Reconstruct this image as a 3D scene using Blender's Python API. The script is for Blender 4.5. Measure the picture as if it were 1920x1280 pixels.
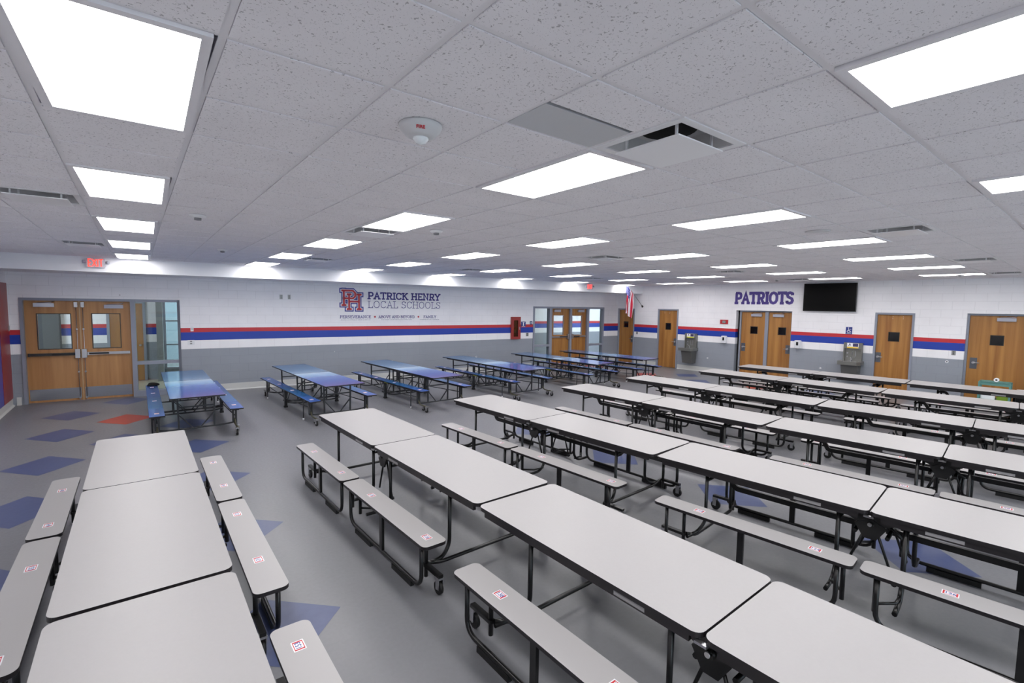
import bpy, bmesh, math, random
from math import pi, sin, cos, radians, hypot, atan, atan2, sqrt
from mathutils import Vector, Matrix
random.seed(7)
for o in list(bpy.data.objects): bpy.data.objects.remove(o)
SC = bpy.context.scene; COL = SC.collection

# ------------------------------------------------------------------ camera, world, exposure
H, ZC = 2.216, 3.051
YL, mL = 13.903, -0.06894          # wall with the school lettering: y = YL + mL*x
YB, mB = 12.565, -0.05579          # face of the white bulkhead in front of it
XC, YC, nR = 15.543, 12.832, -0.04591   # corner, and slope of the right wall
YAW, PIT, ROL = 0.664719, -0.074268, 0.01545
cam_d = bpy.data.cameras.new('camera'); cam = bpy.data.objects.new('camera', cam_d); COL.objects.link(cam)
cam_d.sensor_fit = 'HORIZONTAL'; cam_d.sensor_width = 36.0; cam_d.lens = 900.73/1920*36
cam_d.clip_start = .05; cam_d.clip_end = 200
fw = Vector((sin(YAW)*cos(PIT), cos(YAW)*cos(PIT), sin(PIT)))
rt = Vector((cos(YAW), -sin(YAW), 0)); up = rt.cross(fw)
r2 = rt*cos(ROL)+up*sin(ROL); u2 = -rt*sin(ROL)+up*cos(ROL)
Mc = Matrix((r2, u2, -fw)).transposed().to_4x4(); Mc.translation = (0, 0, H); cam.matrix_world = Mc
SC.camera = cam
SKY = 7.0                           # overcast daylight, let in by fill windows added behind the camera
w = bpy.data.worlds.new('world'); SC.world = w; w.use_nodes = True
w.node_tree.nodes['Background'].inputs[0].default_value = (.80, .86, 1, 1)
w.node_tree.nodes['Background'].inputs[1].default_value = SKY

SC.view_settings.view_transform = 'Standard'; SC.view_settings.look = 'None'
SC.cycles.max_bounces = 14; SC.cycles.diffuse_bounces = 10; SC.cycles.glossy_bounces = 5
SC.view_settings.exposure = 0.0; SC.view_settings.gamma = 1.0; SC.view_settings.use_curve_mapping = False
LIGHT = 13.8                         # radiance of the ceiling panels

# ------------------------------------------------------------------ materials
def lin(c):
    return tuple(((v/255)/12.92 if v/255 <= .04045 else ((v/255+.055)/1.055)**2.4) for v in c)+(1,)
MATS = {}
def mat(name, rgb=(200, 200, 200), rough=.5, metal=0, spec=.5, emit=None, es=0, alpha=1, trans=0):
    if name in MATS: return MATS[name]
    m = bpy.data.materials.new(name); m.use_nodes = True; b = m.node_tree.nodes['Principled BSDF']
    b.inputs['Base Color'].default_value = lin(rgb); b.inputs['Roughness'].default_value = rough
    b.inputs['Metallic'].default_value = metal; b.inputs['Specular IOR Level'].default_value = spec
    if emit: b.inputs['Emission Color'].default_value = lin(emit); b.inputs['Emission Strength'].default_value = es
    if trans: b.inputs['Transmission Weight'].default_value = trans
    MATS[name] = m; return m
class NT:
    def __init__(s, m): s.t = m.node_tree; s.b = s.t.nodes['Principled BSDF']
    def n(s, typ, **kw):
        x = s.t.nodes.new(typ)
        for k, v in kw.items():
            if k.startswith('i_'): x.inputs[k[2:].replace('_', ' ')].default_value = v
            else: setattr(x, k, v)
        return x
    def l(s, a, b): s.t.links.new(a, b)
    def math(s, op, a, b=None, c=None):
        x = s.t.nodes.new('ShaderNodeMath'); x.operation = op
        for i, v in enumerate((a, b, c)):
            if v is None: continue
            if isinstance(v, (int, float)): x.inputs[i].default_value = v
            else: s.l(v, x.inputs[i])
        return x.outputs[0]
    def mix(s, f, a, b):
        x = s.t.nodes.new('ShaderNodeMix'); x.data_type = 'RGBA'
        for i, v in ((0, f), (6, a), (7, b)):
            if isinstance(v, (int, float, tuple)): x.inputs[i].default_value = v
            else: s.l(v, x.inputs[i])
        return x.outputs[2]
    def bump(s, h, st=.3, d=.01):
        x = s.n('ShaderNodeBump'); x.inputs['Strength'].default_value = st; x.inputs['Distance'].default_value = d
        s.l(h, x.inputs['Height']); s.l(x.outputs[0], s.b.inputs['Normal'])
def block_wall(name, bands=True):
    m = mat(name, (214, 214, 216), .42); t = NT(m)
    uv = t.n('ShaderNodeUVMap'); sp = t.n('ShaderNodeSeparateXYZ'); t.l(uv.outputs[0], sp.inputs[0])
    z = sp.outputs[1]
    mp = t.n('ShaderNodeMapping'); t.l(uv.outputs[0], mp.inputs[0]); mp.inputs['Location'].default_value = (0, -.046, 0)
    br = t.n('ShaderNodeTexBrick'); t.l(mp.outputs[0], br.inputs[0])
    br.offset = .5; br.inputs['Scale'].default_value = 1; br.inputs['Brick Width'].default_value = .406
    br.inputs['Row Height'].default_value = .2035; br.inputs['Mortar Size'].default_value = .004
    br.inputs['Mortar Smooth'].default_value = .6; br.inputs['Bias'].default_value = 0
    W, G, B, R = lin((239, 238, 241)), lin((143, 148, 157)), lin((26, 60, 160)), lin((192, 46, 54))
    c = G
    for lv, cc in ((1.057, W), (1.269, B), (1.461, R), (1.563, W)):
        c = t.mix(t.math('GREATER_THAN', z, lv), c, cc)
    if not bands: c = W
    no = t.n('ShaderNodeTexNoise'); no.inputs['Scale'].default_value = 2.2; no.inputs['Detail'].default_value = 3
    t.l(uv.outputs[0], no.inputs['Vector'])
    f = t.math('MULTIPLY', t.math('SUBTRACT', no.outputs[0], .5), .12)
    dk = t.mix(t.math('MULTIPLY', br.outputs['Fac'], .15), c, lin((60, 60, 66)))
    hv = t.n('ShaderNodeHueSaturation'); t.l(dk, hv.inputs['Color']); t.l(t.math('ADD', f, 1), hv.inputs['Value'])
    t.l(hv.outputs[0], t.b.inputs['Base Color'])
    n2 = t.n('ShaderNodeTexNoise'); n2.inputs['Scale'].default_value = 90; t.l(uv.outputs[0], n2.inputs['Vector'])
    h = t.math('SUBTRACT', t.math('MULTIPLY', n2.outputs[0], .12), br.outputs['Fac'])
    t.bump(h, .5, .004)
    return m
WALL = block_wall('painted_block_banded'); WALLW = block_wall('painted_block_white', False)
PAINT = mat('white_paint', (234, 234, 237), .5)
TRIMW = mat('cove_base_grey', (196, 197, 195), .45)
STEEL = mat('grey_painted_steel', (138, 143, 156), .38)
def wood(name, a, b):
    m = mat(name, a, .35); t = NT(m)
    uv = t.n('ShaderNodeUVMap'); mp = t.n('ShaderNodeMapping'); t.l(uv.outputs[0], mp.inputs[0])
    mp.inputs['Scale'].default_value = (9, .35, 1)
    no = t.n('ShaderNodeTexNoise'); no.inputs['Scale'].default_value = 1; no.inputs['Detail'].default_value = 4
    no.inputs['Distortion'].default_value = .4; t.l(mp.outputs[0], no.inputs['Vector'])
    mp2 = t.n('ShaderNodeMapping'); t.l(uv.outputs[0], mp2.inputs[0]); mp2.inputs['Scale'].default_value = (120, 4, 1)
    n2 = t.n('ShaderNodeTexNoise'); n2.inputs['Scale'].default_value = 1; t.l(mp2.outputs[0], n2.inputs['Vector'])
    f = t.math('MULTIPLY_ADD', t.math('SUBTRACT', no.outputs[0], .35), 2.6, t.math('MULTIPLY', n2.outputs[0], .25))
    t.l(t.mix(t.math('MINIMUM', t.math('MAXIMUM', f, 0), 1), lin(a), lin(b)), t.b.inputs['Base Color'])
    return m
OAK = wood('oak_veneer', (178, 128, 66), (142, 92, 44))
OAKD = wood('oak_veneer_brown', (192, 144, 94), (164, 116, 70))
CHROME = mat('brushed_steel', (190, 190, 194), .28, 1)
ALU = mat('aluminium_paint', (168, 170, 182), .4, .3)
DARKM = mat('dark_bronze', (70, 68, 66), .35, .6)
BLACKP = mat('black_powder_coat', (16, 16, 17), .28)
RUB = mat('black_rubber', (18, 18, 19), .6)
EDGE = mat('black_vinyl_edge', (30, 27, 30), .4)
WPLAS = mat('white_plastic', (225, 226, 230), .35)
GPLAS = mat('grey_plate', (150, 150, 150), .35, .5)
BLACKG = mat('black_gloss', (6, 6, 8), .12)
REDP = mat('red_paint', (176, 30, 40), .35); REDB = mat('fire_cabinet_red', (150, 48, 44), .4)
BLUEP = mat('blue_paint', (52, 50, 150), .35)
LETT = mat('lettering_blue', (60, 52, 130), .5); LRED = mat('lettering_red', (190, 48, 62), .5)
LETG = mat('lettering_grey', (150, 150, 170), .5)
SIGNB = mat('sign_blue', (34, 52, 130), .4); SIGNW = mat('sign_white', (240, 240, 244), .4)
def glass(name, tint=(235, 242, 240), refl=.09):
    m = bpy.data.materials.new(name); m.use_nodes = True; nt = m.node_tree; nt.nodes.clear()
    out = nt.nodes.new('ShaderNodeOutputMaterial'); mx = nt.nodes.new('ShaderNodeMixShader')
    tr = nt.nodes.new('ShaderNodeBsdfTransparent'); gl = nt.nodes.new('ShaderNodeBsdfGlossy')
    tr.inputs[0].default_value = lin(tint); gl.inputs['Roughness'].default_value = .02
    mx.inputs[0].default_value = refl
    nt.links.new(tr.outputs[0], mx.inputs[1]); nt.links.new(gl.outputs[0], mx.inputs[2]); nt.links.new(mx.outputs[0], out.inputs[0])
    return m
GLASS = glass('clear_glass', refl=.035)
LAM = mat('grey_nebula_laminate', (204, 202, 204), .42); t = NT(LAM)
tc = t.n('ShaderNodeTexCoord'); no = t.n('ShaderNodeTexNoise'); no.inputs['Scale'].default_value = 60; no.inputs['Detail'].default_value = 3
t.l(tc.outputs['Object'], no.inputs['Vector'])
t.l(t.mix(t.math('MULTIPLY', no.outputs[0], .10), lin((166, 164, 164)), lin((122, 120, 120))), t.b.inputs['Base Color'])
SEATM = mat('grey_bench_laminate', (172, 170, 170), .38)
# floor
FLOOR = mat('grey_vinyl_floor', (112, 114, 118), .34); t = NT(FLOOR)
tc = t.n('ShaderNodeTexCoord'); n1 = t.n('ShaderNodeTexNoise'); n1.inputs['Scale'].default_value = 1.3; n1.inputs['Detail'].default_value = 6
t.l(tc.outputs['Object'], n1.inputs['Vector'])
n2 = t.n('ShaderNodeTexNoise'); n2.inputs['Scale'].default_value = 34; n2.inputs['Detail'].default_value = 4; t.l(tc.outputs['Object'], n2.inputs['Vector'])
ck = t.n('ShaderNodeTexChecker'); ck.inputs['Scale'].default_value = 1.64; t.l(tc.outputs['Object'], ck.inputs['Vector'])
f = t.math('ADD', t.math('MULTIPLY', n1.outputs[0], .45), t.math('MULTIPLY', n2.outputs[0], .4))
f = t.math('ADD', f, t.math('MULTIPLY', ck.outputs['Fac'], .05))
t.l(t.mix(f, lin((122, 123, 128)), lin((107, 107, 111))), t.b.inputs['Base Color'])
t.l(t.math('MULTIPLY_ADD', n2.outputs[0], .16, .27), t.b.inputs['Roughness'])
def tile_mat(name, a, b):
    m = mat(name, a, .34); t = NT(m); tc = t.n('ShaderNodeTexCoord'); no = t.n('ShaderNodeTexNoise')
    no.inputs['Scale'].default_value = 14; no.inputs['Detail'].default_value = 4; t.l(tc.outputs['Object'], no.inputs['Vector'])
    t.l(t.mix(no.outputs[0], lin(a), lin(b)), t.b.inputs['Base Color']); return m
FBLUE = tile_mat('blue_vinyl_diamond', (76, 86, 122), (62, 72, 110)); FRED = tile_mat('red_vinyl_diamond', (176, 66, 56), (150, 54, 48))
BEIGE = mat('corridor_terrazzo', (196, 190, 172), .3)
# ceiling
TILE = mat('fissured_ceiling_tile', (188, 185, 189), .9, spec=.1); t = NT(TILE)
tc = t.n('ShaderNodeTexCoord')
no = t.n('ShaderNodeTexNoise'); no.inputs['Scale'].default_value = 100; no.inputs['Detail'].default_value = 2; no.inputs['Roughness'].default_value = .5
no.inputs['Distortion'].default_value = .7
t.l(tc.outputs['Object'], no.inputs['Vector'])
vo = t.n('ShaderNodeTexVoronoi'); vo.inputs['Scale'].default_value = 120; t.l(tc.outputs['Object'], vo.inputs['Vector'])
n3 = t.n('ShaderNodeTexNoise'); n3.inputs['Scale'].default_value = 3; t.l(tc.outputs['Object'], n3.inputs['Vector'])
pit = t.math('GREATER_THAN', no.outputs[0], .65)
pit2 = t.math('LESS_THAN', vo.outputs['Distance'], .13)
pf = t.math('MAXIMUM', pit, t.math('MULTIPLY', pit2, .8))
t.l(t.mix(t.math('MULTIPLY', pf, .55), t.mix(n3.outputs[0], lin((228, 225, 228)), lin((238, 236, 239))), lin((110, 106, 110))), t.b.inputs['Base Color'])
TBAR = mat('ceiling_grid_white', (226, 224, 227), .5)
LENS = mat('glowing_lens', (255, 255, 255), .5, emit=(255, 252, 251), es=LIGHT)
DUCT = mat('duct_black', (8, 8, 8), .8)

# ------------------------------------------------------------------ mesh helpers
class MB:
    """collects boxes, tubes, plates; build() links them as ONE mesh object; UVs are metres"""
    def __init__(s): s.bm = bmesh.new(); s.mi = 0
    def face(s, pts, mi=None):
        try: f = s.bm.faces.new([s.bm.verts.new(p) for p in pts]); f.material_index = s.mi if mi is None else mi; return f
        except ValueError: return None
    def box(s, x0, x1, y0, y1, z0, z1, M=None, mi=None):
        P = [Vector(p) for p in ((x0, y0, z0), (x1, y0, z0), (x1, y1, z0), (x0, y1, z0), (x0, y0, z1), (x1, y0, z1), (x1, y1, z1), (x0, y1, z1))]
        if M is not None: P = [M @ p for p in P]
        V = [s.bm.verts.new(p) for p in P]
        for q in ((3, 2, 1, 0), (4, 5, 6, 7), (0, 1, 5, 4), (1, 2, 6, 5), (2, 3, 7, 6), (3, 0, 4, 7)):
            f = s.bm.faces.new([V[i] for i in q]); f.material_index = s.mi if mi is None else mi
        return s
    def tube(s, pts, r, n=8, rect=None, cap=True):
        pts = [Vector(p) for p in pts]; rings = []; prev = None
        for i, p in enumerate(pts):
            d = ((pts[min(i+1, len(pts)-1)]-p).normalized()+(p-pts[max(i-1, 0)]).normalized())
            if d.length < 1e-6: d = pts[min(i+1, len(pts)-1)]-pts[max(i-1, 0)]
            d.normalize()
            if prev is None:
                a = Vector((0, 0, 1)) if abs(d.z) < .9 else Vector((0, 1, 0)); a = (a-d*a.dot(d)).normalized()
            else: a = (prev-d*prev.dot(d)).normalized()
            prev = a; b = d.cross(a)
            if rect: ring = [p+a*sa*rect[0]+b*sb*rect[1] for sa, sb in ((1, 1), (-1, 1), (-1, -1), (1, -1))]
            else: ring = [p+(a*cos(2*pi*k/n)+b*sin(2*pi*k/n))*r for k in range(n)]
            rings.append([s.bm.verts.new(q) for q in ring])
        m = len(rings[0])
        for A, B in zip(rings, rings[1:]):
            for k in range(m):
                f = s.bm.faces.new((A[k], A[(k+1) % m], B[(k+1) % m], B[k])); f.material_index = s.mi; f.smooth = not rect
        if cap:
            for R in (rings[0][::-1], rings[-1]): f = s.bm.faces.new(R); f.material_index = s.mi
        return s
    def cyl(s, c, axis, r, h, n=16, r2=None):
        c = Vector(c); ax = Vector(axis).normalized(); a = Vector((0, 0, 1)) if abs(ax.z) < .9 else Vector((1, 0, 0))
        a = (a-ax*a.dot(ax)).normalized(); b = ax.cross(a); r2 = r if r2 is None else r2
        R = [[s.bm.verts.new(c+ax*(k*h)+(a*cos(2*pi*i/n)+b*sin(2*pi*i/n))*rr) for i in range(n)] for k, rr in ((0, r), (1, r2))]
        for k in range(n):
            f = s.bm.faces.new((R[0][k], R[0][(k+1) % n], R[1][(k+1) % n], R[1][k])); f.smooth = True; f.material_index = s.mi
        for q in (R[0][::-1], R[1]): f = s.bm.faces.new(q); f.material_index = s.mi
        return s
    def lathe(s, prof, c=(0, 0, 0), n=28):
        c = Vector(c); R = [[s.bm.verts.new(c+Vector((r*cos(2*pi*i/n), r*sin(2*pi*i/n), z))) for i in range(n)] for r, z in prof]
        for A, B in zip(R, R[1:]):
            for k in range(n):
                try: f = s.bm.faces.new((A[k], A[(k+1) % n], B[(k+1) % n], B[k])); f.smooth = True; f.material_index = s.mi
                except ValueError: pass
        for q in (R[0], R[-1]):
            f = s.bm.faces.new(q); f.material_index = s.mi
        return s
    def prism(s, pts, z0, z1, top=None, side=None, M=None, n_=None):
        """outline in xy extruded in z"""
        A = [Vector((p[0], p[1], z0)) for p in pts]; B = [Vector((p[0], p[1], z1)) for p in pts]
        if M is not None: A = [M @ p for p in A]; B = [M @ p for p in B]
        a = [s.bm.verts.new(p) for p in A]; b = [s.bm.verts.new(p) for p in B]
        side = s.mi if side is None else side; top = s.mi if top is None else top
        f = s.bm.faces.new(a[::-1]); f.material_index = side
        f = s.bm.faces.new(b); f.material_index = top
        for k in range(len(a)):
            f = s.bm.faces.new((a[k], a[(k+1) % len(a)], b[(k+1) % len(a)], b[k])); f.material_index = side
        return s
    def mesh(s, name, mats, smooth_bevel=None):
        bmesh.ops.recalc_face_normals(s.bm, faces=s.bm.faces)
        uv = s.bm.loops.layers.uv.new('UVMap')
        for f in s.bm.faces:
            nx, ny, nz = map(abs, f.normal)
            for l in f.loops:
                c = l.vert.co
                l[uv].uv = (c.x, c.y) if nz > max(nx, ny) else ((c.y, c.z) if nx > ny else (c.x, c.z))
        me = bpy.data.meshes.new(name); s.bm.to_mesh(me); s.bm.free()
        for m in (mats if isinstance(mats, (list, tuple)) else [mats]): me.materials.append(m)
        return me
    def build(s, name, mats, parent=None, M=None, **kw):
        return link(name, s.mesh(name, mats), parent, M, **kw)
def link(name, me, parent=None, M=None, label=None, cat=None, group=None, kind=None):
    o = bpy.data.objects.new(name, me); COL.objects.link(o)
    if parent is not None: o.parent = parent
    if M is not None:
        if parent is None: o.matrix_world = M
        else: o.matrix_parent_inverse = Matrix.Identity(4); o.matrix_basis = M
    return tag(o, label, cat, group, kind)
def tag(o, label=None, cat=None, group=None, kind=None):
    if label: o['label'] = label
    if cat: o['category'] = cat
    if group: o['group'] = group
    if kind: o['kind'] = kind
    return o
def empty(name, M, label=None, cat=None, group=None, kind=None):
    o = bpy.data.objects.new(name, None); COL.objects.link(o); o.empty_display_size = .1
    o.matrix_world = M if isinstance(M, Matrix) else Matrix.Translation(M)
    return tag(o, label, cat, group, kind)
def T(x, y, z=0): return Matrix.Translation((x, y, z))
def RZ(a): return Matrix.Rotation(a, 4, 'Z')
def frame(ox, oy, ax, ay):
    l = hypot(ax, ay); ax /= l; ay /= l
    return Matrix(((ax, -ay, 0, ox), (ay, ax, 0, oy), (0, 0, 1, 0), (0, 0, 0, 1)))
ML = frame(0, YL, 1, mL); MBm = frame(0, YB, 1, mB); MR = frame(XC, YC, -nR, -1)
MCO = frame(0, YL+2.8, 1, mL)      # far wall of the corridor
def arc(cx, cy, r, a0, a1, n=6): return [(cx+r*cos(a0+(a1-a0)*i/n), cy+r*sin(a0+(a1-a0)*i/n)) for i in range(n+1)]
def rrect(x0, x1, y0, y1, r, n=6):
    return arc(x1-r, y1-r, r, 0, pi/2, n)+arc(x0+r, y1-r, r, pi/2, pi, n)+arc(x0+r, y0+r, r, pi, 1.5*pi, n)+arc(x1-r, y0+r, r, 1.5*pi, 2*pi, n)
def bend(pts, r=.08, n=5):
    """rounds the corners of a 3-D polyline"""
    pts = [Vector(p) for p in pts]; out = [pts[0]]
    for a, b, c in zip(pts, pts[1:], pts[2:]):
        d1 = (a-b); d2 = (c-b); k = min(r, d1.length*.48, d2.length*.48); p1 = b+d1.normalized()*k; p2 = b+d2.normalized()*k
        for i in range(n+1):
            t_ = i/n; out.append(p1*(1-t_)**2+b*2*t_*(1-t_)+p2*t_**2)
    out.append(pts[-1]); return out

# ------------------------------------------------------------------ room shell
def wall(name, M, s0, s1, z1, holes, m, th=.2, kind='structure', y0=0):
    b = MB(); xs = sorted({s0, s1, *[h[0] for h in holes], *[h[1] for h in holes]})
    for a, c in zip(xs, xs[1:]):
        z = 0
        for h in holes:
            if h[0] <= a+1e-6 and h[1] >= c-1e-6: z = h[3]
        if z < z1: b.box(a, c, y0, y0+th, z, z1)
        for h in holes:
            if h[0] <= a+1e-6 and h[1] >= c-1e-6 and h[2] > 0: b.box(a, c, y0, y0+th, 0, h[2])
    return b.build(name, m, None, M, kind=kind)
LH = [(-1.885, .825, 0, 2.222), (11.265, 14.775, 0, 2.20)]
wall('wall_far', ML, -2.35, 15.62, ZC, LH, WALL)
RH = [(.025, .805, 0, 2.17), (1.865, 2.705, 0, 2.178), (4.81, 6.515, 0, 2.178), (8.605, 9.44, 0, 2.178), (10.435, 11.545, 0, 2.20)]
wall('wall_right', MR, -.05, 19.2, ZC, RH, WALL)
MLF = frame(-2.06, -6, 0, 1)       # left wall: x along +Y
wall('wall_left', MLF, 0, 20.05, ZC, [], WALLW)
FILL_WINDOWS = [(3.6+2.9*k, 6.2+2.9*k, 1.0, 2.75) for k in range(5)]  # window openings added in the unseen back wall as fill light
wall('wall_back', frame(17, -6, -1, 0), -.2, 19.2, ZC, FILL_WINDOWS, WALL)
# floor: one mesh, the coloured diamonds are vinyl inlays in it
b = MB(); b.box(-2.3, 17.5, -6.2, 14.3, -.06, 0)
def dia(cx, cy, mi, rx=.425, ry=.49):
    b.face([(cx-rx, cy, .0012), (cx, cy-ry, .0012), (cx+rx, cy, .0012), (cx, cy+ry, .0012)], mi)
for y in (12.26, 10.57, 8.75, 6.98, 5.15, 3.35): dia(-1.03, y, 1)
for y in (13.42, 9.62): dia(-.21, y, 1)
dia(-.205, 11.34, 2)
for y in (10.35, 8.65, 6.87, 5.12, 3.40, 1.7): dia(.68, y, 1, .43, .43)
for y in (6.4, 4.55, 2.775, 1.03): dia(5.53, y, 1, .43, .43)
for x, y, c in ((14.36, 8.88, 1), (13.45, 7.95, 1), (13.35, 9.75, 2), (14.3, 10.75, 1), (13.6, 12.3, 2), (14.0, 6.4, 2), (14.5, 5.0, 1)): dia(x, y, c, .48, .42)
b.build('floor', [FLOOR, FBLUE, FRED], kind='structure')
b = MB(); b.box(-4, 20, 14.35, 18.2, -.06, -.002); b.box(-2.0, 15.4, 12.85, 14.35, -.062, -.055)
# bulkhead over the far wall
b2 = MB(); b2.box(-2.2, 15.62, 0, 1.75, 2.755, ZC+.02); b2.build('trim_1', PAINT, None, MBm, kind='structure')
# cove bases
def base(name, M, s0, s1, gaps):
    b = MB(); xs = [s0]+[v for g in gaps for v in g]+[s1]
    for a, c in zip(xs[::2], xs[1::2]):
        if c > a: b.box(a, c, -.012, 0, 0, .165); b.prism([(0, -.045), (0, 0), (.03, -.012)], a, c, M=Matrix(((0, 0, 1, 0), (0, 1, 0, 0), (1, 0, 0, 0), (0, 0, 0, 1))))
    return b.build(name, TRIMW, None, M, kind='structure')
base('baseboard_far', ML, -2.0, 15.5, [(-1.93, .87), (11.22, 14.82)])
base('baseboard_right', MR, 0, 18.9, [(0.0, .84), (1.83, 2.74), (4.81, 6.52), (8.57, 9.475), (10.43, 11.55)])
base('baseboard_left', MLF, 0, 20, [])
# ceiling: tegular tiles in a grid
def G(u, v):
    return (-.01654-.01614*v+.0034*v*v+2.17651*u+.00795*u*v+.02948*u*u, .17654+2.16599*v+.03297*v*v-.04087*u-.00066*u*v+.00852*u*u)
cb = MB(); SKIP = {}
ROWS = [-2, -1, 0, 1, 2, 3, 4, 5]
for i in range(7):
    for j in ROWS: SKIP[(4*i, 4*j-1)] = SKIP[(4*i, 4*j)] = 1      # tile index: centre u=a/4, v=(c+.5)/4
DIFF = [(4, 2), (11, 2), (18, 2), (24, 2), (-1, 9), (4, 9), (11, 9), (18, 9), (24, 9), (-1, 16), (5, 16), (11, 16), (18, 16)]
for d in DIFF: SKIP[d] = 1
SKIP[(3, 2)] = 2
def q4(u0, u1, v0, v1, ins, z, mi, zb=None):
    P = [Vector((*G(u, v), z)) for u, v in ((u0, v0), (u1, v0), (u1, v1), (u0, v1))]; c = sum(P, Vector())/4
    P = [p+Vector((math.copysign(ins, c.x-p.x), math.copysign(ins, c.y-p.y), 0)) for p in P]
    cb.face(P, mi)
    if zb is not None:
        Q = [Vector((p.x, p.y, zb)) for p in P]
        for k in range(4): cb.face((P[k], P[(k+1) % 4], Q[(k+1) % 4], Q[k]), mi)
for a in range(-5, 29):
    for c in range(-13, 23):
        u0, u1, v0, v1 = (a-.5)/4, (a+.5)/4, c/4, (c+1)/4
        x, y = G(a/4, (c+.5)/4)
        if x > 17.2 or y > 13.6 or x < -2.8: continue
        k = SKIP.get((a, c))
        if k == 1: continue
        if k == 2: q4(u0, u1, v0, v0+.125, .0135, ZC-.005, 0, ZC+.01); continue
        q4(u0, u1, v0, v1, .0135, ZC-.005, 0, ZC+.01)
# the T-bars lie in the plane of the ceiling, the tile edges step down beside them
for a in range(-6, 29):
    for c in range(-13, 23):
        u, v = (a+.5)/4, c/4
        x, y = G(u, v)
        if x > 17 or y > 13.5 or x < -2.8: continue
        (x0, y0), (x1, y1), (x2, y2) = G(u, v), G(u, v+.25), G(u+.25, v)
        cb.face([(x0-.012, y0, ZC), (x0+.012, y0, ZC), (x1+.012, y1, ZC), (x1-.012, y1, ZC)], 1)
        cb.face([(x0, y0-.012, ZC-.0004), (x0, y0+.012, ZC-.0004), (x2, y2+.012, ZC-.0004), (x2, y2-.012, ZC-.0004)], 1)
cb.box(-2.3, 17.5, -6.2, 14.3, ZC+.2, ZC+.24, mi=0)
cb.build('ceiling', [TILE, TBAR], kind='structure')
def axes(u, v):
    (x0, y0), (x1, y1), (x2, y2), (x3, y3) = G(u-.125, v), G(u+.125, v), G(u, v-.125), G(u, v+.125)
    return G(u, v), hypot(x1-x0, y1-y0), hypot(x3-x2, y3-y2), atan2(y1-y0, x1-x0)

# ------------------------------------------------------------------ ceiling lights
ORD = ['first', 'second', 'third', 'fourth', 'fifth', 'sixth', 'seventh', 'eighth']
def light_meshes():
    b = MB(); L, W_, w2, l2 = .60, .29, .256, .565
    for x0, x1, y0, y1 in ((-W_, W_, -L, -l2), (-W_, W_, l2, L), (-W_, -w2, -l2, l2), (w2, W_, -l2, l2)): b.box(x0, x1, y0, y1, -.012, .05)
    b.box(-W_, W_, -L, L, .05, .06)
    fr = b.mesh('frame', TBAR)
    b = MB(); b.box(-w2, w2, -l2, l2, -.008, -.004); ln = b.mesh('lens', LENS); ln.materials.clear(); ln.materials.append(LENS)
    return fr, ln
FRM, LNM = light_meshes()
for i in range(7):
    for j in ROWS:
        (x, y), wx, wy, an = axes(i, j)
        lab = 'glowing ceiling light, %s line from the left, %s from the white bulkhead' % (ORD[i], ORD[5-j])
        e = empty('ceiling_light', T(x, y, ZC-.002) @ RZ(an), lab, 'ceiling light', 'recessed ceiling light panels')
        S_ = Matrix.Diagonal((wx/.605, wy*2/1.22, 1, 1))
        link('frame', FRM, e, S_); link('lens', LNM, e, S_)

# ------------------------------------------------------------------ ceiling diffusers and small devices
def diffuser():
    b = MB(); h = .29; k = .245
    for x0, x1, y0, y1 in ((-h, h, -h, -k), (-h, h, k, h), (-h, -k, -k, k), (k, h, -k, k)): b.box(x0, x1, y0, y1, -.006, .002)
    fr = b.mesh('frame', mat('diffuser_white', (228, 228, 230), .4))
    b = MB()
    for q in (((-k, -k, 0), (k, -k, 0), (.19, -.19, .075), (-.19, -.19, .075)), ((k, -k, 0), (k, k, 0), (.19, .19, .075), (.19, -.19, .075)),
              ((k, k, 0), (-k, k, 0), (-.19, .19, .075), (.19, .19, .075)), ((-k, k, 0), (-k, -k, 0), (-.19, -.19, .075), (-.19, .19, .075)),
              ((-.19, -.19, .075), (.19, -.19, .075), (.19, .19, .075), (-.19, .19, .075))): b.face(q)
    cone = b.mesh('backpan', mat('diffuser_backpan', (190, 190, 192), .4))
    b = MB(); b.cyl((0, 0, .072), (0, 0, 1), .15, .06, 24); hole = b.mesh('duct_neck', DUCT)
    b = MB(); c = .205
    b.box(-c, c, -c, c, -.040, -.034)
    for sx in (-1, 1):
        for sy in (-1, 1): b.box(sx*.16-.006, sx*.16+.006, sy*.16-.006, sy*.16+.006, -.034, .074)
    pl = b.mesh('face_plate', mat('diffuser_plate', (236, 236, 238), .35))
    return fr, cone, hole, pl
DM = diffuser()
DLAB = {(4, 2): 'square air diffuser beside the nearest centre light and the grey ceiling panel', (11, 2): 'square air diffuser between the third and fourth light lines, near the right edge',
 (18, 2): 'square air diffuser far along the right side of the ceiling', (24, 2): 'square air diffuser at the far right by the right wall', (-1, 9): 'square air diffuser at the left edge beside the second ceiling light',
 (4, 9): 'square air diffuser touching the second light of the second line', (11, 9): 'square air diffuser in mid ceiling above the flag side', (18, 9): 'square air diffuser over the middle of the right side rows',
 (24, 9): 'square air diffuser over the double doors on the right wall', (-1, 16): 'square air diffuser above the left exit sign', (5, 16): 'square air diffuser near the bulkhead left of the big lettering',
 (11, 16): 'square air diffuser near the bulkhead right of the big lettering', (18, 16): 'square air diffuser near the bulkhead close to the far exit sign'}
for d in DIFF:
    (x, y), wx, wy, an = axes(d[0]/4, (d[1]+.5)/4)
    e = empty('air_diffuser', T(x, y, ZC) @ RZ(an), DLAB[d], 'air vent', 'square ceiling diffusers')
    S_ = Matrix.Diagonal((wx/.6, wy/.6, 1, 1))
    for nm, me in zip(('frame', 'backpan', 'duct_neck', 'face_plate'), DM): link(nm, me, e, S_)
(x, y), wx, wy, an = axes(.75, .6875)
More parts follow.
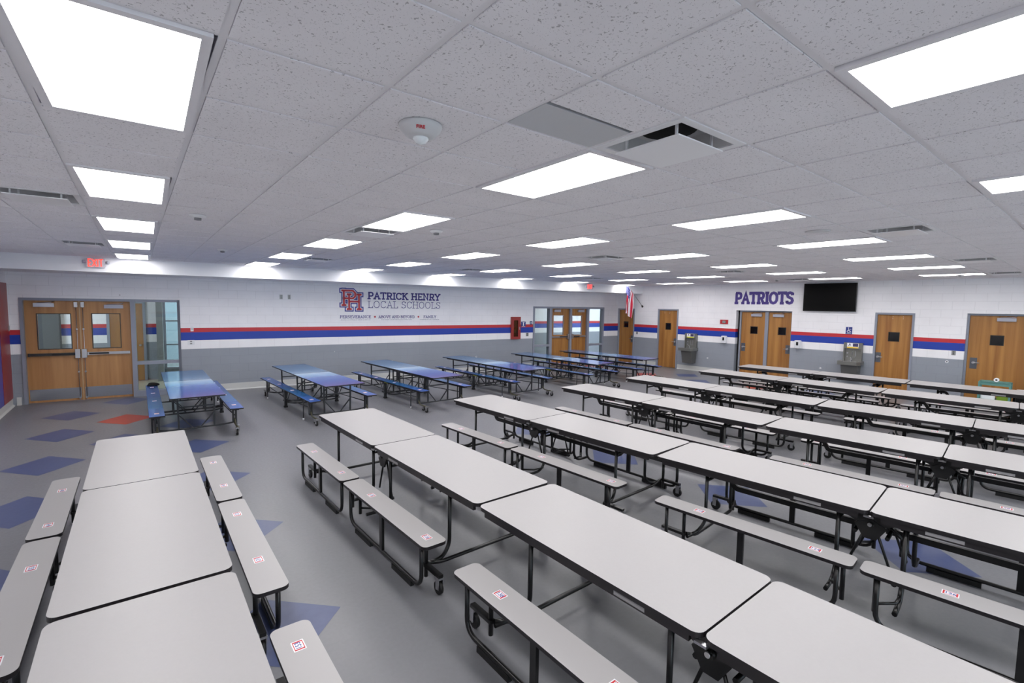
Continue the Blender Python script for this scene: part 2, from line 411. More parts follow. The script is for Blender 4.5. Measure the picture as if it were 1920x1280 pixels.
b = MB(); b.box(-wx/2+.012, wx/2-.012, -wy/4+.006, wy/4-.006, -.004, .01)
b.build('ceiling_access_panel', mat('grey_panel', (196, 198, 201), .35, .2), None, T(x, y+.005, ZC) @ RZ(an), label='plain grey metal half tile in the ceiling beside the nearest square diffuser', cat='panel')

# 3-D writing: text curve turned into mesh
def text_mesh(s, size, depth, m, ext=.001, bold=0):
    cu = bpy.data.curves.new('txt', 'FONT'); cu.body = s; cu.size = size; cu.extrude = depth; cu.align_x = 'CENTER'; cu.align_y = 'CENTER'; cu.offset = bold
    o = bpy.data.objects.new('txt', cu); COL.objects.link(o)
    dg = bpy.context.evaluated_depsgraph_get(); me = bpy.data.meshes.new_from_object(o.evaluated_get(dg))
    bpy.data.objects.remove(o); bpy.data.curves.remove(cu); me.materials.clear(); me.materials.append(m); return me
RX90 = Matrix.Rotation(pi/2, 4, 'X')

e = empty('fire_alarm_strobe', T(*G(.5, .875), ZC-.007), 'white domed ceiling fire alarm with red FIRE lettering and clear strobe', 'fire alarm')
b = MB(); b.lathe([(.098, 0), (.1, -.006), (.092, -.025), (.068, -.05), (.05, -.058), (.0, -.058)][:5]+[(.001, -.058)]); b.build('housing', mat('alarm_white', (196, 196, 198), .4), e)
b = MB(); b.lathe([(.036, -.052), (.036, -.066), (.022, -.082), (.001, -.088)]); b.build('strobe_lens', mat('clear_plastic', (220, 225, 228), .12, spec=.8), e)
fm = text_mesh('FIRE', .022, .0006, LRED, bold=.0006)
va = atan2(-G(.5, .875)[1], -G(.5, .875)[0])
link('fire_lettering', fm, e, RZ(va+pi/2) @ T(0, -.0835, -.0355) @ Matrix.Rotation(pi/2+.72, 4, 'X'))
def detector(u, v, lab, kind='smoke'):
    e = empty('smoke_detector' if kind == 'smoke' else 'ceiling_speaker', T(*G(u, v), ZC-.007), lab, 'detector' if kind == 'smoke' else 'speaker')
    if kind == 'smoke':
        b = MB(); b.lathe([(.07, 0), (.072, -.012), (.06, -.028), (.001, -.03)]); b.build('base', mat('detector_white', (220, 220, 222), .4), e)
        b = MB(); b.lathe([(.032, -.026), (.03, -.05), (.001, -.054)]); b.build('sensor_cap', mat('detector_grey', (120, 120, 124), .4), e)
    else:
        b = MB(); b.lathe([(.115, 0), (.115, -.006), (.1, -.009), (.001, -.010)]); b.build('grille', mat('speaker_grey', (205, 205, 207), .5), e)
detector(.245, 2.42, 'round smoke detector on the ceiling right of the second and third left-hand lights')
detector(.52, 3.85, 'small smoke detector on the ceiling nearer the lettered wall')
detector(2.52, .88, 'round flat speaker in the ceiling between two long lights on the right', 'speaker')
detector(3.2, 1.98, 'small round speaker in the middle of the ceiling', 'speaker')
detector(5.85, 2.55, 'dark smoke detector on the ceiling above the large purple lettering')
detector(5.95, .93, 'smoke detector under the farthest light near the right edge')
detector(1.22, 2.1, 'tiny round sensor in the ceiling beside the second line of lights')

# ------------------------------------------------------------------ doors
def leaf_uv(): pass
def door_leaf(p, x0, x1, z1, y, m, win=None, hinge='L'):
    """leaf with an optional lite cut out; y is its face, local frame of the wall"""
    b = MB(); th = .044
    if win:
        a, c, d, e_ = win
        b.box(x0, a, y, y+th, .01, z1); b.box(c, x1, y, y+th, .01, z1); b.box(a, c, y, y+th, .01, d); b.box(a, c, y, y+th, e_, z1)
    else: b.box(x0, x1, y, y+th, .01, z1)
    return b.build('door_leaf', m, p)
def pane(p, a, c, d, e_, y, m, fr=None, name='glass_pane'):
    b = MB(); b.box(a, c, y+.016, y+.024, d, e_); o = b.build(name, m, p)
    if fr:
        b = MB(); w_ = .014
        b.box(a-w_, c+w_, y-.006, y, e_-.002, e_+w_); b.box(a-w_, c+w_, y-.006, y, d-w_, d+.002); b.box(a-w_, a+.002, y-.006, y, d, e_); b.box(c-.002, c+w_, y-.006, y, d, e_)
        b.build('pane_bead', fr, p)
    return o
def jamb(p, x0, x1, z1, w_, y0, y1, bars=(), m=STEEL):
    b = MB(); b.box(x0, x0+w_, y0, y1, 0, z1); b.box(x1-w_, x1, y0, y1, 0, z1); b.box(x0+w_, x1-w_, y0, y1, z1-w_, z1)
    for q in bars: b.box(q[0], q[1], y0, y1, q[2], q[3])
    return b.build('door_frame', m, p)
def closer(p, x0, x1, z, y, m=ALU):
    b = MB(); b.box(x0, x1, y-.055, y, z-.05, z+.03); b.tube([(x0+.05, y-.03, z+.035), (x0+.02+(x1-x0)*.8, y-.10, z+.05), (x1, y-.03, z+.07)], .007, 6); return b.build('door_closer', m, p)
def lever(p, x, z, y, d):
    b = MB(); b.box(x-.065, x+.065, y-.004, y, z-.15, z+.12); pl = b.build('lock_plate', mat('lock_plate_grey', (110, 114, 122), .3, .7), p)
    b = MB(); b.cyl((x, y, z), (0, -1, 0), .032, .045, 16); b.tube(bend([(x, y-.04, z), (x, y-.06, z), (x+d*.11, y-.062, z)], .02), .010, 8); return b.build('lever_handle', CHROME, p)
DLEAF = BLACKG
def push_bar(p, x0, x1, z, y, side, m1):
    b = MB(); b.box(x0, x1, y-.05, y-.01, z-.028, z+.028); b.box(x0, x0+.03, y-.06, y, z-.033, z+.033); o = b.build('push_bar', m1, p)
    b = MB(); xm = (x0+x1)/2; b.box(min(xm, side), max(xm, side), y-.058, y-.05, z-.018, z+.018); b.build('push_pad', mat('black_pad', (22, 22, 22), .3), o)
    b = MB(); b.box(side-.04, side+.04, y-.075, y, z-.09, z+.10); b.build('latch_case', CHROME, o)
    return o
for k, (a, c, z0, z1) in enumerate(FILL_WINDOWS):  # frames and panes of the added fill windows, out of view
    wn = empty('window_%d' % (k+2), frame(17, -6, -1, 0), kind='structure'); b = MB()
    for q in ((a, a+.06, z0, z1), (c-.06, c, z0, z1), (a, c, z0, z0+.06), (a, c, z1-.06, z1), ((a+c)/2-.03, (a+c)/2+.03, z0, z1)): b.box(q[0], q[1], .04, .12, q[2], q[3])
    b.build('window_frame', STEEL, wn); b = MB(); b.box(a+.03, c-.03, .075, .081, z0+.03, z1-.03); b.build('window_pane', GLASS, wn)
# 1: double entrance with side light, left end of the far wall
d1 = empty('door_1', ML, kind='structure'); tag(d1, 'brown wooden double doors with glazed side panel at the left end of the far wall')
jamb(d1, -1.89, .83, 2.228, .055, -.02, .15, [(-.095, -.01, 0, 2.175), (.775, .83, 0, 2.228), (-.01, .78, .735, .81), (-.01, .78, 0, .13)])
for k, (x0, x1, win) in enumerate(((-1.832, -.975, (-1.64, -1.12, 1.15, 1.89)), (-.955, -.10, (-.765, -.29, 1.145, 1.895)))):
    lf = door_leaf(d1, x0, x1, 2.176, .06, OAKD, win); lf.name = 'door_leaf'
    pane(lf, *win, .06, GLASS, DARKM)
    b = MB(); b.box(x0+.02, x1-.02, .056, .06, .055, .29); b.build('kick_plate', mat('kick_plate', (170, 172, 178), .22, 1), lf)
    sx = x1-.045 if k == 0 else x0+.045
    push_bar(lf, x0+.03 if k == 0 else x0+.09, x1-.09 if k == 0 else x1-.03, 1.03, .06, sx, DARKM if k == 0 else CHROME)
    b = MB(); b.tube([(sx, .03, .02), (sx, .03, 2.12)], .006, 6)
    for z in (.05, .62, 1.55): b.box(sx-.015, sx+.015, .015, .06, z, z+.03)
    b.box(sx-.028, sx+.028, .0, .06, 2.04, 2.15); b.build('vertical_rod', CHROME, lf)
    closer(lf, (x0+.15, x1-.42)[0], x0+.15+.32, 2.09, .06, CHROME) if k == 0 else closer(lf, x1-.45, x1-.12, 2.07, .06, ALU)
b = MB(); b.box(-.975, -.955, .05, .11, 0, 2.176); b.build('meeting_stile', mat('stile_tan', (190, 160, 120), .4), d1)
pane(d1, -.01, .775, .81, 2.173, .05, GLASS, None, 'side_light_pane'); pane(d1, -.01, .775, .13, .735, .05, GLASS, None, 'side_light_pane')
# 2: double doors with two side lights, right end of the far wall
d2 = empty('door_2', ML, kind='structure'); tag(d2, 'yellow oak double doors between two glazed side panels at the far corner')
jamb(d2, 11.26, 14.78, 2.205, .07, -.02, .15, [(12.01, 12.13, 0, 2.14), (13.0, 13.09, 0, 2.14), (13.87, 13.98, 0, 2.14), (11.33, 12.01, .74, .82), (13.98, 14.71, .70, .78), (11.33, 12.01, 0, .1), (13.98, 14.71, 0, .1)])
for k, (x0, x1, win) in enumerate(((12.135, 12.995, (12.26, 12.735, 1.165, 1.875)), (13.095, 13.865, (13.17, 13.65, 1.15, 1.865)))):
    lf = door_leaf(d2, x0, x1, 2.138, .06, OAK, win); pane(lf, *win, .06, GLASS, ALU)
    sx = x1-.05 if k == 0 else x0+.05
    push_bar(lf, x0+.02 if k == 0 else x0+.09, x1-.09 if k == 0 else x1-.02, 1.08, .06, sx, CHROME)
    closer(lf, x0+.12, x0+.42, 2.06, .06) if k == 0 else closer(lf, x1-.44, x1-.12, 2.06, .06)
for a, c, z0, z1 in ((11.33, 12.01, .82, 2.135), (11.33, 12.01, .1, .74), (13.98, 14.71, .78, 2.135), (13.98, 14.71, .1, .70)): pane(d2, a, c, z0, z1, .05, GLASS, None, 'side_light_pane')
# right wall doors
def single(name, x0, x1, z1, y, win, lv, lx, cl=None, screws=False, lab='', hd=1):
    d = empty(name, MR, kind='structure'); tag(d, lab)
    jamb(d, x0, x1, z1, .05, -.015 if y < .1 else y-.05, y+.08)
    lf = door_leaf(d, x0+.052, x1-.052, z1-.055, y+.01, OAK, win); pane(lf, *win, y+.01, BLACKG, mat('bead_dark', (30, 26, 24), .4))  # opaque black pane: the dark of the unlit room is in its colour
    lever(lf, lx, lv, y+.01, hd)
    if cl: closer(lf, cl[0], cl[1], z1-.13, y+.01)
    if screws:
        b = MB()
        for q in screws:
            for z in (2.08, 2.03): b.cyl((q, y+.01, z), (0, -1, 0), .006, .003, 8)
        b.build('screw_caps', SIGNW, lf)
    b = MB(); b.box(x0, x1, .19, .2, 0, z1); b.build('backing', DUCT, d)  # black sheet in place of the dark interior
    return d
single('door_3', .02, .81, 2.175, .03, (.285, .49, 1.435, 1.645), .98, .70, None, False, 'oak door with small dark window behind the flag in the corner', -1)
single('door_4', 1.86, 2.71, 2.183, .03, (2.185, 2.385, 1.425, 1.65), .98, 2.60, None, (2.12, 2.33), 'oak door left of the nearer corner fountain on the right wall', -1)
single('door_6', 8.60, 9.445, 2.183, .03, (8.92, 9.135, 1.43, 1.655), .98, 8.71, None, (8.98, 9.20), 'single oak door between the second fountain and the right end', 1)
single('door_7', 10.43, 11.55, 2.205, .13, (10.87, 11.08, 1.46, 1.675), 1.0, 10.60, (10.95, 11.27), False, 'wide recessed oak door at the right edge behind the teal cart', 1)
d5 = empty('door_5', MR, kind='structure'); tag(d5, 'oak double doors under the large purple lettering')
jamb(d5, 4.90, 6.52, 2.183, .045, .09, .19, [(5.70, 5.80, 0, 2.14)])
for k, (x0, x1, win, lx) in enumerate(((4.947, 5.698, (5.245, 5.455, 1.435, 1.65), 5.03), (5.802, 6.473, (6.10, 6.31, 1.44, 1.655), 6.40))):
    lf = door_leaf(d5, x0, x1, 2.13, .14, OAK, win); pane(lf, *win, .14, BLACKG, mat('bead_dark', (30, 26, 24), .4)); lever(lf, lx, .98+.02*k, .14, 1-2*k)  # panes coloured black for the unlit space beyond
    closer(lf, (5.26, 5.93)[k], (5.59, 6.25)[k], 2.04, .14)
b = MB(); b.box(4.81, 6.52, .192, .2, 0, 2.183); b.build('backing', DUCT, d5)  # black sheet standing in for darkness behind both leaves
# steel painted reveals of the two recessed openings
# ------------------------------------------------------------------ corridor beyond the far wall
b = MB(); b.box(-3.5, 19, .2, 2.85, -.05, -.001); b.build('floor_corridor', BEIGE, None, ML, kind='structure')
wall('wall_corridor', MCO, -3.5, 19, 2.75, [(.62, 1.6, .30, 2.25)], WALL, .15)
b = MB(); b.box(-3.5, 19, .2, 3.0, 2.75, 2.8); b.build('ceiling_corridor', PAINT, None, ML, kind='structure')
b = MB(); b.box(-3.6, -3.5, .2, 2.9, 0, 2.8); b.build('wall_corridor_left', WALL, None, ML, kind='structure')
b = MB(); b.box(18.9, 19, .2, 2.9, 0, 2.8); b.build('wall_corridor_right', WALL, None, ML, kind='structure')
for i, x in enumerate((-1.2, 1.6, 11.4, 14.0, 17)):
    e = empty('corridor_light', ML @ T(x, 1.55, 2.744), 'ceiling light in the corridor behind the far wall doors', 'ceiling light', 'corridor lights')
    b = MB(); b.box(-.58, .58, -.28, .28, -.01, .002); b.build('lens', mat('corridor_lens', (255, 255, 255), .5, emit=(255, 252, 245), es=4.5), e)
dc = empty('door_8', MCO, kind='structure'); tag(dc, 'oak corridor door seen through the left side glass')
b = MB(); b.box(-.56, .15, -.03, .01, .01, 2.12); lf = b.build('door_leaf', OAK, dc)
b = MB(); b.cyl((.08, -.03, .98), (0, -1, 0), .028, .06, 14); b.build('door_knob', CHROME, lf)
b = MB(); b.box(.15, .21, -.05, .01, 0, 2.16); b.box(-.62, -.56, -.05, .01, 0, 2.16); b.box(-.62, .21, -.05, .01, 2.12, 2.17); b.build('door_frame', STEEL, dc)
b = MB(); b.box(-2.35, -1.52, -.22, 0, 0, 2.75); b.build('trim_2', mat('grey_column', (62, 63, 63), .6), None, MCO, kind='structure')
b = MB(); b.box(.46, .60, -.45, 0, 0, 2.75); b.build('trim_3', mat('grey_column_light', (136, 140, 142), .5), None, MCO, kind='structure')
wn = empty('window_1', MCO, kind='structure')
b = MB(); b.box(.60, 1.62, -.02, .08, 2.22, 2.28); b.box(.60, 1.62, -.02, .08, .28, .33); b.box(.60, .66, -.02, .08, .3, 2.25); b.box(1.56, 1.62, -.02, .08, .3, 2.25); b.box(.62, 1.6, -.01, .06, 1.62, 1.66); b.box(.62, 1.6, -.01, .06, .95, .99)
b.build('window_frame', ALU, wn); b = MB(); b.box(.64, 1.58, .02, .03, .31, 2.24); b.build('window_pane', GLASS, wn)
b = MB(); b.box(-6, 12, 3, 12, -.3, -.25); b.build('floor_outdoor', mat('outdoor_paving', (104, 104, 104), .8), None, MCO, kind='structure')
b = MB(); b.box(-4, 9, 6, 6.2, -.2, 1.05); b.box(-4, 9, 6.1, 6.3, 1.05, 5.0); b.build('wall_outdoor', mat('outdoor_wall', (112, 122, 128), .8), None, MCO, kind='structure')  # height shaped to block bright sky seen through the corridor window

# ------------------------------------------------------------------ slab-serif lettering drawn from strokes
GL = {
 'P': (.74, [[(.18, 0), (.18, 1)], [(.08, 1), (.45, 1), (.60, .95), (.66, .80), (.66, .66), (.60, .50), (.45, .45), (.18, .45)]], [(.18, 0, .2)]),
 'R': (.80, [[(.18, 0), (.18, 1)], [(.08, 1), (.45, 1), (.60, .95), (.65, .80), (.65, .68), (.60, .53), (.45, .48), (.18, .48)], [(.42, .48), (.66, 0)]], [(.18, 0, .2), (.69, 0, .17)]),
 'A': (.86, [[(.14, 0), (.43, 1), (.72, 0)], [(.25, .35), (.61, .35)]], [(.14, 0, .17), (.72, 0, .17)]),
 'T': (.76, [[(.38, 0), (.38, 1)], [(.06, .80), (.06, 1), (.70, 1), (.70, .80)]], [(.38, 0, .2)]),
 'I': (.42, [[(.21, 0), (.21, 1)]], [(.21, 0, .2), (.21, 1, .2)]),
 'C': (.80, [[(.70, .76), (.64, .93), (.42, 1), (.22, .93), (.11, .72), (.10, .5), (.11, .28), (.22, .07), (.42, 0), (.62, .06), (.71, .24)], [(.70, .98), (.70, .74)]], []),
 'K': (.86, [[(.18, 0), (.18, 1)], [(.66, 1), (.20, .42)], [(.36, .60), (.70, 0)]], [(.18, 0, .19), (.18, 1, .19), (.66, 1, .16), (.72, 0, .16)]),
 'H': (.88, [[(.18, 0), (.18, 1)], [(.70, 0), (.70, 1)], [(.18, .5), (.70, .5)]], [(.18, 0, .18), (.18, 1, .18), (.70, 0, .18), (.70, 1, .18)]),
 'E': (.72, [[(.18, 0), (.18, 1)], [(.06, 1), (.62, 1), (.62, .82)], [(.06, 0), (.63, 0), (.63, .20)], [(.18, .5), (.50, .5)], [(.50, .40), (.50, .60)]], []),
 'N': (.90, [[(.19, 0), (.19, 1), (.70, 0), (.70, 1)]], [(.19, 0, .17), (.17, 1, .15), (.70, 1, .17)]),
 'Y': (.82, [[(.12, 1), (.41, .48), (.70, 1)], [(.41, .48), (.41, 0)]], [(.41, 0, .18), (.12, 1, .15), (.70, 1, .15)]),
 'L': (.70, [[(.18, 0), (.18, 1)], [(.06, 0), (.62, 0), (.62, .24)]], [(.18, 1, .19)]),
 'O': (.88, [[(.43, 0), (.23, .07), (.11, .28), (.10, .5), (.11, .72), (.23, .93), (.43, 1), (.63, .93), (.75, .72), (.76, .5), (.75, .28), (.63, .07), (.43, 0)]], []),
 'S': (.72, [[(.60, .76), (.56, .93), (.36, 1), (.17, .94), (.12, .77), (.18, .61), (.36, .52), (.54, .43), (.61, .25), (.54, .07), (.34, 0), (.15, .06), (.10, .24)], [(.60, .98), (.60, .76)], [(.10, .02), (.10, .24)]], []),
 'V': (.84, [[(.12, 1), (.42, 0), (.72, 1)]], [(.12, 1, .15), (.72, 1, .15)]),
 'B': (.78, [[(.18, 0), (.18, 1)], [(.06, 1), (.44, 1), (.59, .93), (.62, .76), (.56, .58), (.42, .53), (.18, .53)], [(.42, .53), (.62, .46), (.68, .28), (.62, .07), (.44, 0), (.06, 0)]], []),
 'D': (.84, [[(.18, 0), (.18, 1)], [(.06, 1), (.40, 1), (.62, .90), (.72, .68), (.73, .5), (.72, .32), (.62, .10), (.40, 0), (.06, 0)]], []),
 'F': (.70, [[(.18, 0), (.18, 1)], [(.06, 1), (.62, 1), (.62, .80)], [(.18, .48), (.50, .48)]], [(.18, 0, .2)]),
 'M': (1.04, [[(.18, 0), (.18, 1), (.51, .25), (.84, 1), (.84, 0)]], [(.18, 0, .17), (.84, 0, .17), (.13, 1, .08), (.89, 1, .08)]),
 ' ': (.38, [], []),
}
def strokes_into(b, lines, th, M, depth, z0=0):
    """ribbon polylines with mitred corners, extruded; lines in 2-D"""
    for ln in lines:
        P = [Vector((p[0], p[1])) for p in ln]; L, R = [], []
        closed = (P[0]-P[-1]).length < 1e-6
        for i, p in enumerate(P):
            a = P[i-1] if i else (P[-2] if closed else None); c = P[i+1] if i < len(P)-1 else (P[1] if closed else None)
            d1 = (p-a).normalized() if a is not None else None; d2 = (c-p).normalized() if c is not None else None
            d1 = d1 or d2; d2 = d2 or d1
            n1 = Vector((-d1.y, d1.x)); n2 = Vector((-d2.y, d2.x)); nn = (n1+n2)
            nn = nn.normalized() if nn.length > 1e-4 else n1
            k = th/2/max(.45, nn.dot(n1)); L.append(p+nn*k); R.append(p-nn*k)
        for i in range(len(P)-1):
            b.prism([L[i], R[i], R[i+1], L[i+1]], z0, z0+depth, M=M)
def write(s, x0, x1, z0, z1, weight, m, name, parent, M0, depth=.006, serif=True, off=0):
    """fits the word between x0..x1 and z0..z1 on the local wall plane"""
    tot = sum(GL[c][0] for c in s); h = z1-z0; b = MB(); big = h > .15; sc = (x1-x0)/tot; t_ = weight; x = x0
    hh = h-t_
    for c in s:
        wd, ln, sf = GL[c]
        L = [[(x+p[0]*sc, z0+t_/2+p[1]*hh) for p in q] for q in ln]
        if serif: L += [[(x+(p[0]-p[2])*sc, z0+t_/2+p[1]*hh), (x+(p[0]+p[2])*sc, z0+t_/2+p[1]*hh)] for p in sf]
        strokes_into(b, L, t_, RX90, depth, off)
        x += wd*sc
        if big and ln: b.build('letter', m, parent, M0)
        if big: b = MB()
    return None if big else b.build(name, m, parent, M0)
wl = empty('school_name_lettering', ML @ T(0, -.001, 0), 'two-line blue slab lettering of the school name, right of the red emblem', 'wall lettering')
write('PATRICK HENRY', 5.30, 7.60, 2.335, 2.552, .038, LETT, 'heavy_line', wl, None)
write('LOCAL SCHOOLS', 5.30, 7.615, 2.088, 2.292, .014, LETT, 'light_line', wl, None)
mo = empty('motto_lettering', ML @ T(0, -.001, 0), 'small line of motto words and red dots under the school name', 'wall lettering')
for s, a, c in (('PERSEVERANCE', 4.515, 5.395), ('ABOVE AND BEYOND', 5.615, 6.745), ('FAMILY', 7.035, 7.465)): write(s, a, c, 1.79, 1.873, .012, LETT, 'motto_word', mo, None)
for x in (5.513, 6.867): b = MB(); b.cyl((x, -.0, 1.833), (0, -1, 0), .027, .004, 18); b.build('red_dot', LRED, mo)
for a, c in ((4.54, 5.38), (5.70, 6.66), (6.91, 7.56)):
    b = MB(); x = a
    while x < c:
        wd = random.uniform(.03, .09); x2 = min(x+wd, c)
        k = x
        while k < x2: b.box(k, k+.007, -.003, 0, 1.735, 1.735+random.choice((.014, .018, .022))); k += .012
        b.box(x, x2, -.003, 0, 1.741, 1.744); x = x2+.015
    b.build('fine_print', LETG, mo)
# interlocked letters emblem, three layers
em = empty('school_emblem', ML @ T(0, -.001, 0), 'interlocked red P and H letter emblem with white and blue outline on the far wall', 'emblem')
k_ = (5.157-4.53)/(498-148)
def E_(x, y): return (4.53+(x-148)*k_, 2.647-(y-112)*k_)
PH = [[(205, 150), (205, 382)], [(176, 155), (345, 155), (380, 190), (380, 245), (345, 275), (205, 275)], [(176, 382), (234, 382)],
      [(285, 215), (285, 445)], [(256, 212), (315, 212)], [(256, 445), (316, 445)], [(440, 215), (440, 445)], [(412, 215), (472, 215)], [(412, 445), (472, 445)], [(285, 325), (440, 325)]]
PHm = [[E_(*p) for p in q] for q in PH]
def ext(ls, e):
    out = []
    for q in ls:
        q = [Vector(p) for p in q]; d = (q[0]-q[1]).normalized(); q[0] = q[0]+d*e; d = (q[-1]-q[-2]).normalized(); q[-1] = q[-1]+d*e; out.append([tuple(p) for p in q])
    return out
for nm, wd, ex, m_, dz in (('blue_outline', 78, 39, BLUEP, .000), ('white_inline', 45, 22, SIGNW, .0015), ('red_letters', 30, 10, LRED, .003)):
    b = MB(); strokes_into(b, ext(PHm, ex*k_), wd*k_, RX90, .0035, dz); b.build(nm, m_, em)
pt = empty('team_name_lettering', MR @ T(0, -.001, 0), 'large purple-blue slab lettering, one word, on the wall over double doors', 'wall lettering')
write('PATRIOTS', 4.745, 6.535, 2.382, 2.788, .082, mat('lettering_purple', (78, 62, 140), .5), 'word', pt, None)

# ------------------------------------------------------------------ things on the walls
# television
tv = empty('television', MR @ T(7.50, 0, 2.60), 'large black wall-mounted television right of the large purple lettering', 'television')
b = MB(); b.prism(rrect(-.665, .665, -.405, .405, .01), .05, .10, M=RX90); b.build('casing', mat('tv_bezel', (12, 12, 14), .35), tv)
b = MB(); b.box(-.65, .65, -.1025, -.1, -.385, .395); b.build('screen', mat('screen_black', (3, 3, 4), .4, spec=.12), tv)
b = MB(); b.box(-.2, .2, -.05, 0, -.2, .2); b.build('wall_bracket', DARKM, tv)
# fire extinguisher cabinet
fc = empty('fire_extinguisher_cabinet', ML @ T(10.485, -.004, 1.44), 'tall red fire extinguisher cabinet with glass slot on the far wall', 'fire cabinet')
b = MB(); b.box(-.195, .195, -.06, 0, -.39, -.30); b.box(-.195, .195, -.06, 0, .27, .39); b.box(-.195, -.095, -.06, 0, -.3, .27); b.box(.085, .195, -.06, 0, -.3, .27); b.box(-.1, .09, -.01, 0, -.3, .27); b.build('cabinet_door', REDB, fc)
b = MB(); b.box(-.095, .085, -.055, -.05, -.3, .27); b.build('glass_slot', glass('cabinet_glass', (200, 205, 190), .06), fc)
b = MB(); b.cyl((-.04, -.03, -.25), (0, 0, 1), .018, .28, 14); b.cyl((-.04, -.03, .03), (0, 0, 1), .012, .04, 10); b.mi = 1; b.box(-.062, -.02, -.046, -.044, -.16, -.05); b.build('extinguisher', [REDP, mat('label_cream', (220, 200, 140), .5)], fc)
b = MB(); b.box(.13, .15, -.075, -.06, -.06, .04); b.build('pull_handle', CHROME, fc)
# signs
def sign(name, M, w_, h_, lab, cat, draw, col=SIGNB):
    e = empty(name, M, lab, cat); b = MB(); b.box(-w_/2, w_/2, -.006, 0, -h_/2, h_/2); b.build('plate', col, e)
    b = MB(); draw(b); b.build('symbol', SIGNW, e); return e
sign('fire_extinguisher_sign', ML @ T(10.835, -.001, 1.572), .195, .18, 'blue sign with white pictogram right of the red cabinet', 'sign', lambda b: (b.box(-.022, .022, -.009, -.006, -.055, .06), b.box(-.035, .045, -.009, -.006, .052, .068), b.box(-.07, .07, -.009, -.006, -.082, -.072)))
sign('room_sign', ML @ T(11.17, -.001, 1.615), .11, .12, 'tiny dark blue sign close to the grey door frame', 'sign', lambda b: (strokes_into(b, [[(-.02, -.03), (0, .03)], [(-.03, 0), (.03, .0)], [(0, .03), (.02, -.03)]], .012, RX90, .003, .006),), mat('sign_teal', (36, 76, 120), .4))
def wheelchair(b):
    k = .9
    strokes_into(b, [[(p[0]*k, p[1]*k) for p in q] for q in ([(-.012, .062), (-.010, .0), (.025, -.002), (.045, -.045), (.058, -.04)], [(-.010, .028), (.022, .028)], [(-.02, .012), (-.042, -.004), (-.048, -.03), (-.034, -.056), (-.006, -.062), (.018, -.05), (.028, -.03)])], .011, RX90, .003, .006)
    b.cyl((-.012, -.006, .072), (0, -1, 0), .012, .003, 12); b.box(.035, .05, -.009, -.006, .03, .05); b.box(-.055, .055, -.009, -.006, -.088, -.080)
sign('accessible_sign', MR @ T(8.015, -.001, 1.66), .155, .205, 'blue wheelchair symbol sign above the second water fountain', 'sign', wheelchair)
# switch plates, outlets
def plate(M, w_, h_, lab, name='switch_plate', m=GPLAS, detail=2):
    e = empty(name, M, lab, 'wall plate'); b = MB(); b.prism(rrect(-w_/2, w_/2, -h_/2, h_/2, .006, 3), 0, .006, M=RX90); b.build('plate', m, e)
    b = MB()
    for k in range(detail):
        z = (k-(detail-1)/2)*h_*.42; b.box(-w_*.16, w_*.16, -.010, -.006, z-h_*.12, z+h_*.12)
    b.build('toggle', mat('toggle_dark', (60, 60, 62), .4) if m is GPLAS else GPLAS, e); return e
plate(ML @ T(3.025, 0, 2.353), .075, .12, 'grey wall plate high on the far wall, left one of the pair')
plate(ML @ T(3.22, 0, 2.355), .07, .12, 'grey wall plate high on the far wall, right one of the pair')
plate(ML @ T(1.03, 0, 1.215), .14, .12, 'wide double switch plate beside the left side glass', m=WPLAS)
plate(ML @ T(1.058, 0, 1.54), .062, .115, 'small white plate on the red stripe beside the left side glass', m=WPLAS, detail=1)
plate(ML @ T(11.01, 0, 1.20), .115, .115, 'grey double plate under the small blue signs')
plate(MR @ T(.95, 0, 1.225), .07, .11, 'grey plate beside the corner door')
plate(MR @ T(10.245, 0, 1.215), .08, .115, 'grey plate left of the recessed right-hand door')
plate(ML @ T(-2.0+.0, 0, 0) @ T(1.735, 0, 2.318), .01, .03, 'tiny fixing above the left entrance frame', 'wall_fixing', DARKM, 1)
def knob(M, lab, r=.026):
    e = empty('wall_sensor', M, lab, 'wall sensor'); b = MB(); b.cyl((0, 0, 0), (0, -1, 0), r, .022, 18); b.build('housing', WPLAS, e)
    b = MB(); b.cyl((0, -.022, 0), (0, -1, 0), r*.45, .004, 14); b.build('button', mat('toggle_dark', (60, 60, 62), .4), e)
knob(MR @ T(10.134, 0, .985), 'white round button left of the recessed right-hand door', .033)
knob(ML @ T(6.024, 0, .50), 'small white knob on the grey band behind the second and third blue tables')
knob(ML @ T(4.36, 0, .86), 'tiny white knob higher on the grey band under the school emblem', .012)
knob(ML @ T(8.92, 0, .50), 'small white knob low on the grey band behind the fourth blue table')
knob(MR @ T(3.89, 0, .50), 'small white knob low on the right wall right of the corner fountain')
knob(MR @ T(7.361, 0, .52), 'small white knob low on the right wall left of the second fountain')
# red alarm plate
e = empty('alarm_station', MR @ T(4.42, 0, 1.782), 'red rectangular alarm plate left of the double doors', 'fire alarm')
b = MB(); b.box(-.135, .135, -.02, 0, -.072, .072); b.build('backplate', REDP, e); b = MB(); b.box(-.05, .06, -.035, -.02, -.04, .04); b.build('device', GPLAS, e)
# soap dispensers
for x, z, lab in ((4.46, 1.185, 'white hand sanitiser dispenser left of the double doors'), (6.735, 1.18, 'white hand sanitiser dispenser right of the double doors')):
    e = empty('sanitiser_dispenser', MR @ T(x, 0, z), lab, 'dispenser', 'hand sanitiser dispensers on the right wall')
    b = MB(); b.prism(rrect(-.085, .085, -.12, .125, .03), 0, .085, M=RX90); b.prism(rrect(-.075, .075, -.11, .115, .03), .085, .10, M=RX90); b.build('housing', WPLAS, e)
    b = MB(); b.prism(rrect(-.03, .03, -.03, .075, .006), .10, .103, M=RX90); b.build('sight_window', mat('window_black', (26, 26, 30), .2), e)
    b = MB(); b.box(-.035, .035, -.08, -.03, -.14, -.12); b.build('nozzle', GPLAS, e)
